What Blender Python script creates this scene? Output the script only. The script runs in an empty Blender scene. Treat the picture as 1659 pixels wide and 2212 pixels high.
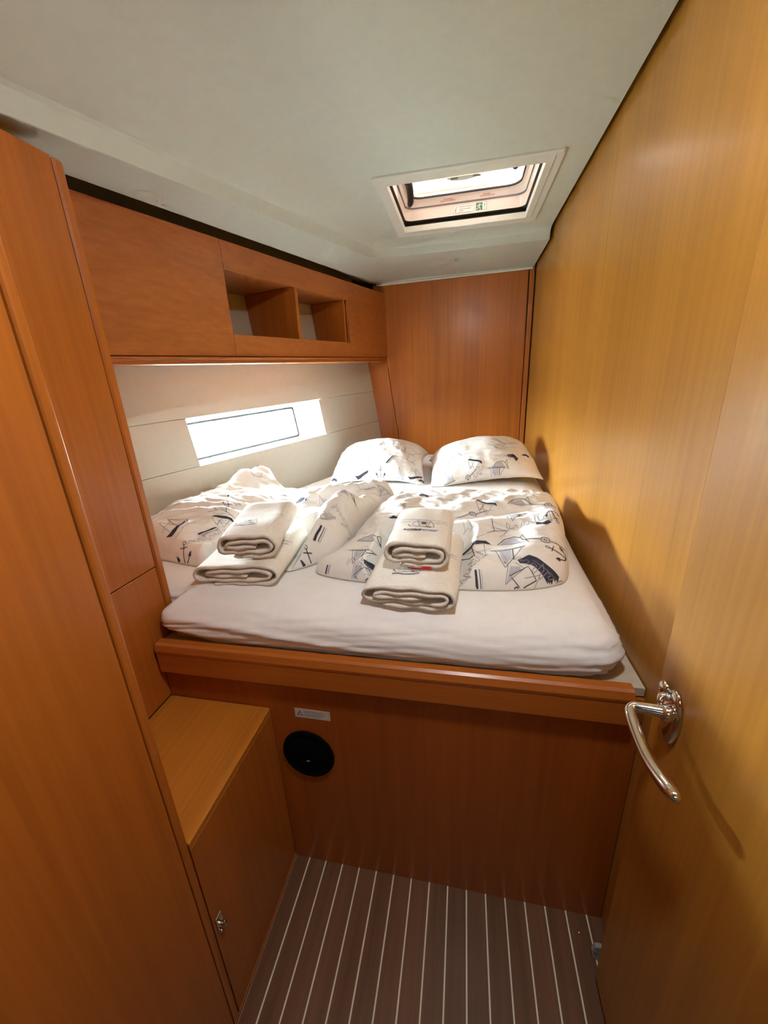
import bpy, bmesh, math, random
from mathutils import Vector, Matrix, noise
from mathutils.geometry import tessellate_polygon

random.seed(7)
scene = bpy.context.scene
COL = scene.collection

# ------------------------------------------------------------------ camera
cam_d = bpy.data.cameras.new('camera')
cam = bpy.data.objects.new('camera', cam_d)
COL.objects.link(cam)
R0 = Vector((0.97993566, 0.19391232, -0.04608806))
R1 = Vector((0.01851403, -0.31879165, -0.94764398))
R2 = Vector((-0.19845234, 0.92777686, -0.3159854))
cam.matrix_world = Matrix(((R0.x, -R1.x, -R2.x, 0.0), (R0.y, -R1.y, -R2.y, 0.0), (R0.z, -R1.z, -R2.z, 1.4), (0, 0, 0, 1)))
cam_d.sensor_fit = 'HORIZONTAL'
cam_d.sensor_width = 36.0
cam_d.lens = 36.0 * 835.25 / 1659.0
cam_d.clip_start = 0.02
scene.camera = cam

# ------------------------------------------------------------------ daylight
SKY = 76.0
LAMP = 84.0          # dome lamp inside the door
world = bpy.data.worlds.new('overcast_sky')
scene.world = world
world.use_nodes = True
wn = world.node_tree
wn.nodes.clear()
w_out = wn.nodes.new('ShaderNodeOutputWorld')
w_bg = wn.nodes.new('ShaderNodeBackground')
w_tc = wn.nodes.new('ShaderNodeTexCoord')
w_sep = wn.nodes.new('ShaderNodeSeparateXYZ')
w_ramp = wn.nodes.new('ShaderNodeValToRGB')
w_ramp.color_ramp.elements[0].position = 0.46
w_ramp.color_ramp.elements[0].color = (0.13, 0.15, 0.14, 1)     # harbour water
w_ramp.color_ramp.elements[1].position = 0.60
w_ramp.color_ramp.elements[1].color = (0.86, 0.96, 1.06, 1)      # bright overcast
w_map = wn.nodes.new('ShaderNodeMapRange')
w_map.inputs['From Min'].default_value = -1
w_map.inputs['From Max'].default_value = 1
wn.links.new(w_tc.outputs['Generated'], w_sep.inputs[0])
wn.links.new(w_sep.outputs['Z'], w_map.inputs['Value'])
wn.links.new(w_map.outputs[0], w_ramp.inputs[0])
wn.links.new(w_ramp.outputs[0], w_bg.inputs[0])
w_bg.inputs[1].default_value = SKY
wn.links.new(w_bg.outputs[0], w_out.inputs[0])

def portal(name, loc, direction, sx, sy, up='Y'):
    d = bpy.data.lights.new(name, 'AREA')
    d.shape = 'RECTANGLE'
    d.size, d.size_y = sx, sy
    d.cycles.is_portal = True
    o = bpy.data.objects.new(name, d)
    o.location = loc
    o.rotation_euler = Vector(direction).to_track_quat('-Z', up).to_euler()
    COL.objects.link(o)
    return o

scene.view_settings.view_transform = 'Standard'
scene.view_settings.look = 'None'
scene.view_settings.gamma = 1.0
scene.view_settings.use_curve_mapping = False
scene.view_settings.exposure = 1.45
scene.cycles.use_denoising = True
scene.cycles.max_bounces = 6
scene.cycles.diffuse_bounces = 5
scene.cycles.glossy_bounces = 3
scene.cycles.use_adaptive_sampling = True
scene.cycles.adaptive_threshold = 0.1
scene.cycles.adaptive_min_samples = 16
scene.cycles.transparent_max_bounces = 12
scene.cycles.sample_clamp_indirect = 8.0
scene.cycles.caustics_reflective = False
scene.cycles.caustics_refractive = False

# ------------------------------------------------------------------ materials
def new_mat(name):
    m = bpy.data.materials.new(name)
    m.use_nodes = True
    b = m.node_tree.nodes['Principled BSDF']
    return m, m.node_tree, b

def plain(name, col, rough=0.5, metal=0.0, coat=0.0, noise_amt=0.06, nscale=40.0, bump=0.0, bscale=200.0, sheen=0.0):
    m, t, b = new_mat(name)
    b.inputs['Roughness'].default_value = rough
    b.inputs['Metallic'].default_value = metal
    b.inputs['Coat Weight'].default_value = coat
    b.inputs['Coat Roughness'].default_value = 0.15
    if sheen:
        b.inputs['Sheen Weight'].default_value = sheen
        b.inputs['Sheen Roughness'].default_value = 0.5
    tc = t.nodes.new('ShaderNodeTexCoord')
    nz = t.nodes.new('ShaderNodeTexNoise')
    nz.inputs['Scale'].default_value = nscale
    nz.inputs['Detail'].default_value = 4
    rp = t.nodes.new('ShaderNodeValToRGB')
    k0, k1 = 1 - noise_amt, 1 + noise_amt
    rp.color_ramp.elements[0].position = 0.3
    rp.color_ramp.elements[1].position = 0.7
    rp.color_ramp.elements[0].color = (col[0] * k0, col[1] * k0, col[2] * k0, 1)
    rp.color_ramp.elements[1].color = (min(1, col[0] * k1), min(1, col[1] * k1), min(1, col[2] * k1), 1)
    t.links.new(tc.outputs['Object'], nz.inputs['Vector'])
    t.links.new(nz.outputs['Fac'], rp.inputs[0])
    t.links.new(rp.outputs[0], b.inputs['Base Color'])
    if bump:
        n2 = t.nodes.new('ShaderNodeTexNoise')
        n2.inputs['Scale'].default_value = bscale
        n2.inputs['Detail'].default_value = 3
        bp = t.nodes.new('ShaderNodeBump')
        bp.inputs['Strength'].default_value = bump
        bp.inputs['Distance'].default_value = 0.002
        t.links.new(tc.outputs['Object'], n2.inputs['Vector'])
        t.links.new(n2.outputs['Fac'], bp.inputs['Height'])
        t.links.new(bp.outputs[0], b.inputs['Normal'])
    return m

def wood(name, base, grain='Z', rough=0.36, contrast=0.15, coat=0.24, fine=70.0):
    m, t, b = new_mat(name)
    tc = t.nodes.new('ShaderNodeTexCoord')
    mp = t.nodes.new('ShaderNodeMapping')
    s = {'X': (1.6, fine, fine), 'Y': (fine, 1.6, fine), 'Z': (fine, fine, 1.6)}[grain]
    mp.inputs['Scale'].default_value = s
    nz = t.nodes.new('ShaderNodeTexNoise')
    nz.inputs['Scale'].default_value = 1.0
    nz.inputs['Detail'].default_value = 5
    nz.inputs['Roughness'].default_value = 0.6
    mp2 = t.nodes.new('ShaderNodeMapping')
    s2 = {'X': (0.5, 7, 7), 'Y': (7, 0.5, 7), 'Z': (7, 7, 0.5)}[grain]
    mp2.inputs['Scale'].default_value = s2
    nz2 = t.nodes.new('ShaderNodeTexNoise')
    nz2.inputs['Scale'].default_value = 1.0
    nz2.inputs['Detail'].default_value = 2
    mx = t.nodes.new('ShaderNodeMix')
    mx.data_type = 'FLOAT'
    mx.inputs['Factor'].default_value = 0.45
    rp = t.nodes.new('ShaderNodeValToRGB')
    k0, k1 = 1 - contrast * 1.3, 1 + contrast
    rp.color_ramp.elements[0].position = 0.33
    rp.color_ramp.elements[1].position = 0.67
    rp.color_ramp.elements[0].color = (base[0] * k0, base[1] * k0 * 0.97, base[2] * k0 * 0.92, 1)
    rp.color_ramp.elements[1].color = (base[0] * k1, base[1] * k1 * 1.03, base[2] * k1 * 1.06, 1)
    t.links.new(tc.outputs['Object'], mp.inputs[0])
    t.links.new(tc.outputs['Object'], mp2.inputs[0])
    t.links.new(mp.outputs[0], nz.inputs['Vector'])
    t.links.new(mp2.outputs[0], nz2.inputs['Vector'])
    t.links.new(nz.outputs['Fac'], mx.inputs['A'])
    t.links.new(nz2.outputs['Fac'], mx.inputs['B'])
    t.links.new(mx.outputs['Result'], rp.inputs[0])
    t.links.new(rp.outputs[0], b.inputs['Base Color'])
    bp = t.nodes.new('ShaderNodeBump')
    bp.inputs['Strength'].default_value = 0.06
    bp.inputs['Distance'].default_value = 0.001
    t.links.new(nz.outputs['Fac'], bp.inputs['Height'])
    t.links.new(bp.outputs[0], b.inputs['Normal'])
    b.inputs['Roughness'].default_value = rough
    b.inputs['Specular IOR Level'].default_value = 0.35
    b.inputs['Coat Weight'].default_value = coat
    b.inputs['Coat Roughness'].default_value = 0.22
    return m

WOODC = (0.42, 0.125, 0.016)  # veneer base, reddened to carry the tone of the shaded left side
M = {}
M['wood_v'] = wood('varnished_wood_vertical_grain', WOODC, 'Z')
M['wood_pale'] = wood('varnished_wall_veneer', (0.45, 0.198, 0.028), 'Z')
M['wood_shaded'] = wood('varnished_veneer_shade_tinted', (0.33, 0.078, 0.008), 'Z')  # same veneer, shade on the berth front put into a darker, redder base
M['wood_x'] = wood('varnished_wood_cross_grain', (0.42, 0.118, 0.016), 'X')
M['wood_y'] = wood('varnished_wood_long_grain', (0.42, 0.135, 0.030), 'Y', rough=0.42, coat=0.2)
M['wood_step'] = wood('varnished_step_wood', (0.50, 0.175, 0.020), 'Y')
M['wood_gap'] = plain('dark_joint', (0.02, 0.008, 0.003), 0.8)
M['plank'] = wood('dark_teak_plank', (0.155, 0.068, 0.031), 'Y', rough=0.42, contrast=0.3, coat=0.15, fine=45)
M['inlay'] = plain('pale_holly_inlay', (0.78, 0.72, 0.54), 0.45)
M['liner'] = plain('vinyl_headliner', (0.535, 0.592, 0.525), 0.62, noise_amt=0.02, bump=0.05, bscale=350)
M['lining'] = plain('leatherette_hull_lining', (0.565, 0.535, 0.46), 0.6, noise_amt=0.02, bump=0.06, bscale=420)
M['white_plastic'] = plain('white_plastic', (0.68, 0.72, 0.66), 0.35, noise_amt=0.02)
M['trunk'] = plain('gelcoat_white', (0.80, 0.70, 0.62), 0.3, noise_amt=0.02)
M['gelwhite'] = plain('white_reveal', (0.82, 0.83, 0.80), 0.35, noise_amt=0.02)
M['black'] = plain('black_plastic', (0.006, 0.006, 0.007), 0.45, noise_amt=0.1)
M['matte_black'] = plain('matte_black_grille', (0.0015, 0.0015, 0.0015), 0.9, noise_amt=0.1)
M['matte_black'].node_tree.nodes['Principled BSDF'].inputs['Specular IOR Level'].default_value = 0.08
M['gasket'] = plain('grey_gasket', (0.16, 0.16, 0.17), 0.6)
M['darkgrey'] = plain('dark_grey_blind_track', (0.05, 0.05, 0.042), 0.5)
M['chrome'] = plain('polished_chrome', (0.78, 0.77, 0.76), 0.09, metal=1.0, noise_amt=0.02)
M['greyplastic'] = plain('grey_plastic', (0.36, 0.37, 0.34), 0.5)
M['sheet'] = plain('white_cotton_sheet', (0.82, 0.81, 0.80), 0.75, noise_amt=0.02, bump=0.06, bscale=700, sheen=0.15)
M['core'] = plain('beige_mattress_core', (0.52, 0.44, 0.33), 0.85, bump=0.1)
M['cotton'] = plain('white_printed_cotton', (0.80, 0.775, 0.73), 0.75, noise_amt=0.02, bump=0.08, bscale=600, sheen=0.15)
M['terry'] = plain('cream_terry', (0.80, 0.75, 0.66), 0.9, noise_amt=0.06, nscale=160, bump=0.55, bscale=520, sheen=0.3)
M['ink'] = plain('navy_ink', (0.035, 0.036, 0.062), 0.8, nscale=90, noise_amt=0.4)
M['greyink'] = plain('grey_ink', (0.26, 0.26, 0.29), 0.8)
M['paleink'] = plain('pale_lilac_ink', (0.50, 0.49, 0.55), 0.8)
M['blueink'] = plain('blue_ink', (0.22, 0.27, 0.52), 0.8)
M['red'] = plain('red_tag', (0.55, 0.02, 0.015), 0.7)
M['paper'] = plain('white_label', (0.62, 0.56, 0.50), 0.5, noise_amt=0.02)
M['paper2'] = plain('white_sticker', (0.85, 0.82, 0.76), 0.4, noise_amt=0.02)
M['green'] = plain('safety_green', (0.02, 0.22, 0.10), 0.5)
M['faded_red'] = plain('faded_red_print', (0.55, 0.30, 0.27), 0.6)
M['salon'] = plain('saloon_white', (0.72, 0.68, 0.60), 0.7)

def pane_mat(name, tint, streak=0.0, gloss=0.06):
    m = bpy.data.materials.new(name)
    m.use_nodes = True
    t = m.node_tree
    t.nodes.clear()
    out = t.nodes.new('ShaderNodeOutputMaterial')
    tr = t.nodes.new('ShaderNodeBsdfTransparent')
    gl = t.nodes.new('ShaderNodeBsdfGlossy')
    gl.inputs['Roughness'].default_value = 0.04
    mx = t.nodes.new('ShaderNodeMixShader')
    mx.inputs[0].default_value = gloss
    if streak:
        tc = t.nodes.new('ShaderNodeTexCoord')
        mp = t.nodes.new('ShaderNodeMapping')
        mp.inputs['Rotation'].default_value = (0, 0, math.radians(17))
        mp.inputs['Scale'].default_value = (5, 46, 5)
        nz = t.nodes.new('ShaderNodeTexNoise')
        nz.inputs['Scale'].default_value = 1.0
        nz.inputs['Detail'].default_value = 3
        rp = t.nodes.new('ShaderNodeValToRGB')
        rp.color_ramp.elements[0].position = 0.38
        rp.color_ramp.elements[1].position = 0.6
        rp.color_ramp.elements[0].color = (tint[0] * (1 - streak), tint[1] * (1 - streak * 1.3), tint[2] * (1 - streak * 1.5), 1)
        rp.color_ramp.elements[1].color = (*tint, 1)
        t.links.new(tc.outputs['Object'], mp.inputs[0])
        t.links.new(mp.outputs[0], nz.inputs['Vector'])
        t.links.new(nz.outputs['Fac'], rp.inputs[0])
        t.links.new(rp.outputs[0], tr.inputs[0])
    else:
        tr.inputs[0].default_value = (*tint, 1)
    t.links.new(tr.outputs[0], mx.inputs[1])
    t.links.new(gl.outputs[0], mx.inputs[2])
    t.links.new(mx.outputs[0], out.inputs[0])
    return m
M['clear_pane'] = pane_mat('clear_acrylic', (0.93, 0.97, 0.94))
M['smoked_pane'] = pane_mat('smoked_acrylic', (0.027, 0.0215, 0.0180), 0.48)

# ------------------------------------------------------------------ helpers
def tag(o, label=None, cat=None, group=None, kind=None):
    if label: o['label'] = label
    if cat: o['category'] = cat
    if group: o['group'] = group
    if kind: o['kind'] = kind
    return o

def mesh_obj(name, verts, faces, mat, parent=None, smooth=False, mats=None, idx=None):
    me = bpy.data.meshes.new(name)
    me.from_pydata([tuple(v) for v in verts], [], faces)
    for m in (mats or [mat]):
        me.materials.append(m)
    if idx:
        me.polygons.foreach_set('material_index', idx)
    if smooth:
        me.polygons.foreach_set('use_smooth', [True] * len(me.polygons))
    me.update()
    o = bpy.data.objects.new(name, me)
    COL.objects.link(o)
    if parent: 
        o.parent = parent
        o.matrix_parent_inverse = parent.matrix_world.inverted()
    return o

def from_bm(name, bm, mat, parent=None, smooth=False):
    bmesh.ops.recalc_face_normals(bm, faces=bm.faces)
    me = bpy.data.meshes.new(name)
    bm.to_mesh(me)
    bm.free()
    me.materials.append(mat)
    if smooth:
        me.polygons.foreach_set('use_smooth', [True] * len(me.polygons))
    o = bpy.data.objects.new(name, me)
    COL.objects.link(o)
    if parent:
        o.parent = parent
        o.matrix_parent_inverse = parent.matrix_world.inverted()
    return o

def empty(name, loc):
    o = bpy.data.objects.new(name, None)
    o.location = loc
    o.empty_display_size = 0.1
    COL.objects.link(o)
    bpy.context.view_layer.update()
    return o

def hexa(bm, pts):
    """8 corner points: 0-3 one face, 4-7 the opposite one"""
    v = [bm.verts.new(p) for p in pts]
    for f in ((0, 1, 2, 3), (7, 6, 5, 4), (0, 4, 5, 1), (1, 5, 6, 2), (2, 6, 7, 3), (3, 7, 4, 0)):
        bm.faces.new([v[i] for i in f])
    return v

def bevel_all(bm, w, seg=2):
    if w > 0:
        bmesh.ops.bevel(bm, geom=list(bm.edges), offset=w, segments=seg, affect='EDGES', profile=0.5, clamp_overlap=True)

def box(name, x0, x1, y0, y1, z0, z1, mat, parent=None, bev=0.0, seg=2):
    bm = bmesh.new()
    hexa(bm, [(x0, y0, z0), (x1, y0, z0), (x1, y1, z0), (x0, y1, z0), (x0, y0, z1), (x1, y0, z1), (x1, y1, z1), (x0, y1, z1)])
    bmesh.ops.recalc_face_normals(bm, faces=bm.faces)
    bevel_all(bm, bev, seg)
    return from_bm(name, bm, mat, parent)

def prism(name, pts, off, mat, parent=None, bev=0.0):
    """polygon pts (3D, planar) extruded by vector off"""
    bm = bmesh.new()
    a = [bm.verts.new(p) for p in pts]
    b = [bm.verts.new(Vector(p) + Vector(off)) for p in pts]
    bm.faces.new(a)
    bm.faces.new(list(reversed(b)))
    n = len(pts)
    for i in range(n):
        bm.faces.new((a[i], a[(i + 1) % n], b[(i + 1) % n], b[i]))
    bmesh.ops.recalc_face_normals(bm, faces=bm.faces)
    bevel_all(bm, bev, 1)
    return from_bm(name, bm, mat, parent)

def catmull(pts, n, closed=False):
    pts = [Vector(p) for p in pts]
    m = len(pts)
    out = []
    segs = m if closed else m - 1
    for i in range(n):
        t = i / (n if closed else n - 1) * segs
        k = min(int(t), segs - 1)
        f = t - k
        if closed:
            p0, p1, p2, p3 = (pts[(k + j - 1) % m] for j in range(4))
        else:
            p1, p2 = pts[k], pts[k + 1]
            p0 = pts[k - 1] if k > 0 else p1 * 2 - p2
            p3 = pts[k + 2] if k + 2 < m else p2 * 2 - p1
        out.append(0.5 * ((2 * p1) + (p2 - p0) * f + (2 * p0 - 5 * p1 + 4 * p2 - p3) * f * f + (3 * p1 - p0 - 3 * p2 + p3) * f ** 3))
    return out

def resample(path, n, closed=False):
    P = list(path) + ([path[0]] if closed else [])
    L = [0.0]
    for a, b in zip(P, P[1:]):
        L.append(L[-1] + (b - a).length)
    out, k = [], 0
    for i in range(n):
        d = L[-1] * i / (n if closed else n - 1)
        while k < len(L) - 2 and L[k + 1] < d:
            k += 1
        f = (d - L[k]) / max(1e-9, L[k + 1] - L[k])
        out.append(P[k].lerp(P[k + 1], min(1, max(0, f))))
    return out

def tube(name, path, radii, mat, parent=None, seg=14, squash=None):
    """round bar along a path, radius per point, closed by caps"""
    path = [Vector(p) for p in path]
    n = len(path)
    verts, faces = [], []
    ref = Vector((0, 0, 1))
    for i, p in enumerate(path):
        t = (path[min(i + 1, n - 1)] - path[max(i - 1, 0)]).normalized()
        if abs(t.dot(ref)) > 0.95:
            a = t.cross(Vector((0, 1, 0))).normalized()
        else:
            a = t.cross(ref).normalized()
        b = t.cross(a).normalized()
        r = radii[i] if isinstance(radii, (list, tuple)) else radii
        ra, rb = (r * squash[0], r * squash[1]) if squash else (r, r)
        for k in range(seg):
            w = 2 * math.pi * k / seg
            verts.append(p + a * math.cos(w) * ra + b * math.sin(w) * rb)
    for i in range(n - 1):
        for k in range(seg):
            faces.append((i * seg + k, i * seg + (k + 1) % seg, (i + 1) * seg + (k + 1) % seg, (i + 1) * seg + k))
    c0 = len(verts); verts.append(path[0]); verts.append(path[-1])
    for k in range(seg):
        faces.append((c0, (k + 1) % seg, k))
        faces.append((c0 + 1, (n - 1) * seg + k, (n - 1) * seg + (k + 1) % seg))
    return mesh_obj(name, verts, faces, mat, parent, True)

def lathe(name, prof, origin, axis, mat, parent=None, seg=32, scale2=(1, 1)):
    """prof: list of (radius, height along axis)"""
    axis = Vector(axis).normalized()
    a = axis.orthogonal().normalized()
    if abs(axis.x) > 0.9: a = Vector((0, 0, 1))
    if abs(axis.y) > 0.9: a = Vector((0, 0, 1))
    b = axis.cross(a)
    o = Vector(origin)
    verts, faces = [], []
    for r, h in prof:
        for k in range(seg):
            w = 2 * math.pi * k / seg
            verts.append(o + axis * h + a * math.cos(w) * r * scale2[0] + b * math.sin(w) * r * scale2[1])
    for i in range(len(prof) - 1):
        for k in range(seg):
            faces.append((i * seg + k, i * seg + (k + 1) % seg, (i + 1) * seg + (k + 1) % seg, (i + 1) * seg + k))
    faces.append(tuple(range(seg))[::-1])
    faces.append(tuple((len(prof) - 1) * seg + k for k in range(seg)))
    return mesh_obj(name, verts, faces, mat, parent, True)

def lerp(a, b, t): return a + (b - a) * t
def smooth01(t):
    t = min(1, max(0, t)); return t * t * (3 - 2 * t)

# ================================================================== SETTING
XR = 0.388          # right wall
YE = 2.66           # end wall
YP = 0.735          # berth front panel
ZC = 2.041          # ceiling
XS = -0.494         # step side / near wardrobe face
XL = -0.798         # tall locker face

# ---- floor: planks with pale inlays
floor = tag(box('floor', -0.52, XR + 0.02, -0.12, YP + 0.03, -0.03, -0.004, M['wood_gap']), kind='structure')
x_in = [-0.448 + 0.0533 * i for i in range(16)]
edges = [-0.494] + x_in + [XR]
for i in range(len(edges) - 1):
    a, b = edges[i], edges[i + 1]
    box('plank', a + (0.0019 if i else 0.003), b - (0.0019 if i < len(edges) - 2 else 0), -0.12, YP + 0.004, -0.004, 0.0, M['plank'], floor)
for x in x_in:
    box('inlay_strip', x - 0.0019, x + 0.0019, -0.12, YP + 0.004, -0.004, 0.0002, M['inlay'], floor)
box('inlay_strip', -0.4935, -0.4915, -0.12, YP + 0.004, -0.004, 0.0002, M['inlay'], floor)

# ---- right wall: two veneer panels on a backing
wall_r = tag(box('wall_right', XR + 0.012, XR + 0.05, -0.12, YE + 0.06, -0.08, 2.2, M['wood_gap']), kind='structure')
box('panel', XR, XR + 0.012, 1.386, YE - 0.001, 0.0, 2.13, M['wood_pale'], wall_r, 0.0012, 1)
box('panel', XR, XR + 0.012, -0.12, 1.385, 0.0, 2.13, M['wood_pale'], wall_r, 0.0012, 1)

# ---- end wall: panel, hull side strip, corner batten
wall_b = tag(box('wall_back', -0.95, XR + 0.012, YE + 0.012, YE + 0.06, -0.08, 2.2, M['wood_gap']), kind='structure')
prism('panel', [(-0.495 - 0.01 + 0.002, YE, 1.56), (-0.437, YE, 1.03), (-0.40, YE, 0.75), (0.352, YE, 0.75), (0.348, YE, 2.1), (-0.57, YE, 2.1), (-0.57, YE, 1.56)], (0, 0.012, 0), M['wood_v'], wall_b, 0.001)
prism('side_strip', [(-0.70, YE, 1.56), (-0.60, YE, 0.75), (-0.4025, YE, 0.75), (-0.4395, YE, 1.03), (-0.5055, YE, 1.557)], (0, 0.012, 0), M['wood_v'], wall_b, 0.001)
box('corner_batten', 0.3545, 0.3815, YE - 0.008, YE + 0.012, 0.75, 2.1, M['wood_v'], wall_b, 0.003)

# ---- hull side lining (leans with the hull), coordinates u along, v up, d outwards
HB = Vector((-0.559, 2.66, 1.026))
HU = Vector((0.381, 0.924, 0.038)).normalized()
HV = Vector((-0.134, 0.0, 0.991)).normalized()
HN = HU.cross(HV).normalized()          # into the cabin
def H(u, v, d=0.0): return HB + HU * u + HV * v - HN * d
WU0, WU1, WV0, WV1 = -1.337, -0.541, 0.131, 0.328      # window opening
wall_l = tag(empty('wall_left', H(-1, -0.3, 0.02)), kind='structure')
def lining(u0, u1, v0, v1, name='lining_panel', d0=0.0, d1=0.012, mat='lining', bev=0.0012):
    bm = bmesh.new()
    hexa(bm, [H(u0, v0, d0), H(u1, v0, d0), H(u1, v1, d0), H(u0, v1, d0), H(u0, v0, d1), H(u1, v0, d1), H(u1, v1, d1), H(u0, v1, d1)])
    bmesh.ops.recalc_face_normals(bm, faces=bm.faces)
    bevel_all(bm, bev, 1)
    return from_bm(name, bm, M[mat], wall_l)
g = 0.0006
lining(-2.6, 0.0, WV1 + g, 0.98)
lining(-2.6, WU0, WV0 + g, WV1 - g)
lining(WU1, 0.0, WV0 + g, WV1 - g)
lining(-2.6, 0.0, -0.32, WV0 - g)
for a in ((-3.3, 0.25, WV1 + 0.03, 1.25), (-3.3, 0.25, -1.2, WV0 - 0.03), (-3.3, WU0 - 0.03, WV0 - 0.03, WV1 + 0.03), (WU1 + 0.03, 0.25, WV0 - 0.03, WV1 + 0.03)):
    lining(*a, name='hull_shell', d0=0.014, d1=0.05, mat='gelwhite', bev=0)

# ---- hull window: deep white reveal, gasket, clear pane
win = tag(empty('window_1', H(-0.94, 0.13, 0.05)), kind='structure')
PD = 0.115
PU0, PU1, PV0, PV1 = -1.40, -0.64, 0.148, 0.312          # pane at depth
def quad_strip(name, loops, mat, parent, closed=True, smooth=False):
    n = len(loops[0])
    verts = [p for l in loops for p in l]
    faces = []
    for i in range(len(loops) - 1):
        for k in range(n if closed else n - 1):
            faces.append((i * n + k, i * n + (k + 1) % n, (i + 1) * n + (k + 1) % n, (i + 1) * n + k))
    return mesh_obj(name, verts, faces, mat, parent, smooth)
def rloop(u0, u1, v0, v1, d, r, fn=H, seg=6):
    pts = []
    for (cu, cv, a0) in ((u1 - r, v1 - r, 0), (u0 + r, v1 - r, 90), (u0 + r, v0 + r, 180), (u1 - r, v0 + r, 270)):
        for k in range(seg + 1):
            w = math.radians(a0 + 90 * k / seg)
            pts.append(fn(cu + r * math.cos(w), cv + r * math.sin(w), d))
    return pts
quad_strip('reveal', [rloop(WU0, WU1, WV0, WV1, 0.0, 0.0015), rloop(WU0, WU1, WV0, WV1, 0.03, 0.0015), rloop(WU0 - 0.02, WU1 - 0.03, WV0 + 0.004, WV1 - 0.004, 0.075, 0.006),
                      rloop(PU0, PU1, PV0, PV1, PD, 0.012), rloop(PU0 - 0.05, PU1 + 0.05, PV0 - 0.05, PV1 + 0.05, PD + 0.004, 0.012)], M['gelwhite'], win)
quad_strip('gasket', [rloop(PU0 - 0.002, PU1 + 0.002, PV0 - 0.002, PV1 + 0.002, PD - 0.001, 0.012), rloop(PU0 + 0.009, PU1 - 0.009, PV0 + 0.009, PV1 - 0.009, PD - 0.003, 0.010),
                      rloop(PU0 + 0.009, PU1 - 0.009, PV0 + 0.009, PV1 - 0.009, PD + 0.006, 0.010)], M['black'], win)
mesh_obj('pane', rloop(PU0, PU1, PV0, PV1, PD + 0.005, 0.012) , [tuple(range(28))], M['clear_pane'], win)
quad_strip('outer_frame', [rloop(PU0 - 0.08, PU1 + 0.08, PV0 - 0.08, PV1 + 0.08, 0.045, 0.02), rloop(PU0 - 0.08, PU1 + 0.08, PV0 - 0.08, PV1 + 0.08, PD + 0.01, 0.02),
                           rloop(PU0 - 0.002, PU1 + 0.002, PV0 - 0.002, PV1 + 0.002, PD + 0.01, 0.012)], M['gelwhite'], win)
wl = portal('window_daylight_portal', H((PU0 + PU1) / 2, (PV0 + PV1) / 2, PD + 0.02), HN, PU1 - PU0, PV1 - PV0 + 0.01, 'Y')
# area light local x must follow the hull direction
zx = -HN
xx = HU
yy = (-zx).cross(xx) * -1
wl.rotation_euler = Matrix((xx, (-HN).cross(xx), -HN)).transposed().to_euler()

# ---- ceiling liner with stepped side soffit
CDv = Vector((0.246, 0.969, 0.0)).normalized()          # direction of the overhead lockers
CN = CDv.cross(Vector((0, 0, 1)))                       # away from the locker front, into the cabin
CP = Vector((-0.496, 2.66, 0.0))
def cab_xy(y, off):
    """point at offset off from the locker front, station by its y on the front"""
    s = (y - CP.y) / CDv.y
    p = CP + CDv * s + CN * off
    return p
def za(y): return 1.881 + (y - 0.79) * 0.068
def zs_(y): return 1.889 + (y - 0.967) * 0.037
HX0, HX1, HY0, HY1 = -0.272, 0.236, 1.572, 2.016        # hatch opening
stations = []
def prof_left(y):
    a, s = za(y), zs_(y)
    pts = []
    k = 0.9 + 1.3 * smooth01((1.6 - y) / 0.7)
    for off, z in ((-0.06, s + 0.06), (-0.03, s + 0.035), (-0.006, s + 0.014), (0.022, s + 0.003), (0.10, lerp(s + 0.003, a, 0.5)), (0.1775, a - 0.001), (0.1795, a), (0.188, a + 0.016),
                   (0.200, a + 0.033), (0.208, a + 0.039), (0.222, a + 0.044), *[(0.222 + 0.15 * k * t, lerp(a + 0.046, ZC, math.sin(t * math.pi / 2))) for t in (0.25, 0.5, 0.7, 0.85, 0.95, 1.0)]):
        p = cab_xy(y, off); pts.append(Vector((p.x, p.y, min(z, ZC))))
    return pts
def prof_end(x, zk=1.997):
    return [Vector((x, y, z)) for y, z in ((2.71, 2.03), (2.665, 1.995), (2.645, 1.989), (2.61, 1.990), (2.45, 1.992), (2.2145, zk - 0.0012), (2.212, zk), (2.208, zk + 0.012),
                                           (2.203, zk + 0.028), (2.196, zk + 0.036), (2.182, zk + 0.041), (2.165, ZC - 0.0012), (2.15, ZC - 0.0003), (2.135, ZC), (2.12, ZC), (2.105, ZC), (2.09, ZC))]
keys = [prof_left(y) for y in (-0.13, 0.35, 0.75, 1.1, 1.45, 1.72, 1.90)]
pl = prof_left(2.02); pe = prof_end(-0.30); pe2 = prof_end(-0.16)
mid = []
for j, (a, b) in enumerate(zip(prof_left(2.06), prof_end(-0.42))):
    q = a.lerp(b, 0.5)
    if j <= 3:
        corner = [Vector((-0.62, 2.73, 2.0)), Vector((-0.56, 2.665, 1.985)), Vector((-0.53, 2.65, 1.976)), Vector((-0.50, 2.615, 1.977))][j]
        q = corner
    elif j == 4:
        q = Vector((-0.49, 2.36, 1.978))
    elif j <= 9:
        q = Vector((-0.452 + 0.008 * (j - 5), 2.148 - 0.006 * (j - 5), q.z))
    mid.append(q)
keys += [pl, mid, pe, pe2, prof_end(0.1), prof_end(0.372)]
nst = 150
rows = [catmull([k[j] for k in keys], nst) for j in range(17)]
for r in rows:
    for p in r: p.z = min(p.z, ZC + (0.0 if True else 0))
verts = [p for r in rows for p in r]
faces = []
for j in range(16):
    for i in range(nst - 1):
        faces.append((j * nst + i, j * nst + i + 1, (j + 1) * nst + i + 1, (j + 1) * nst + i))
inner = [Vector((p.x, p.y, ZC)) for p in rows[-1]]
outer_poly = inner + [Vector((0.372, -0.13, ZC))]
hole = [Vector((HX0, HY0, ZC)), Vector((HX1, HY0, ZC)), Vector((HX1, HY1, ZC)), Vector((HX0, HY1, ZC))]
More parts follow.
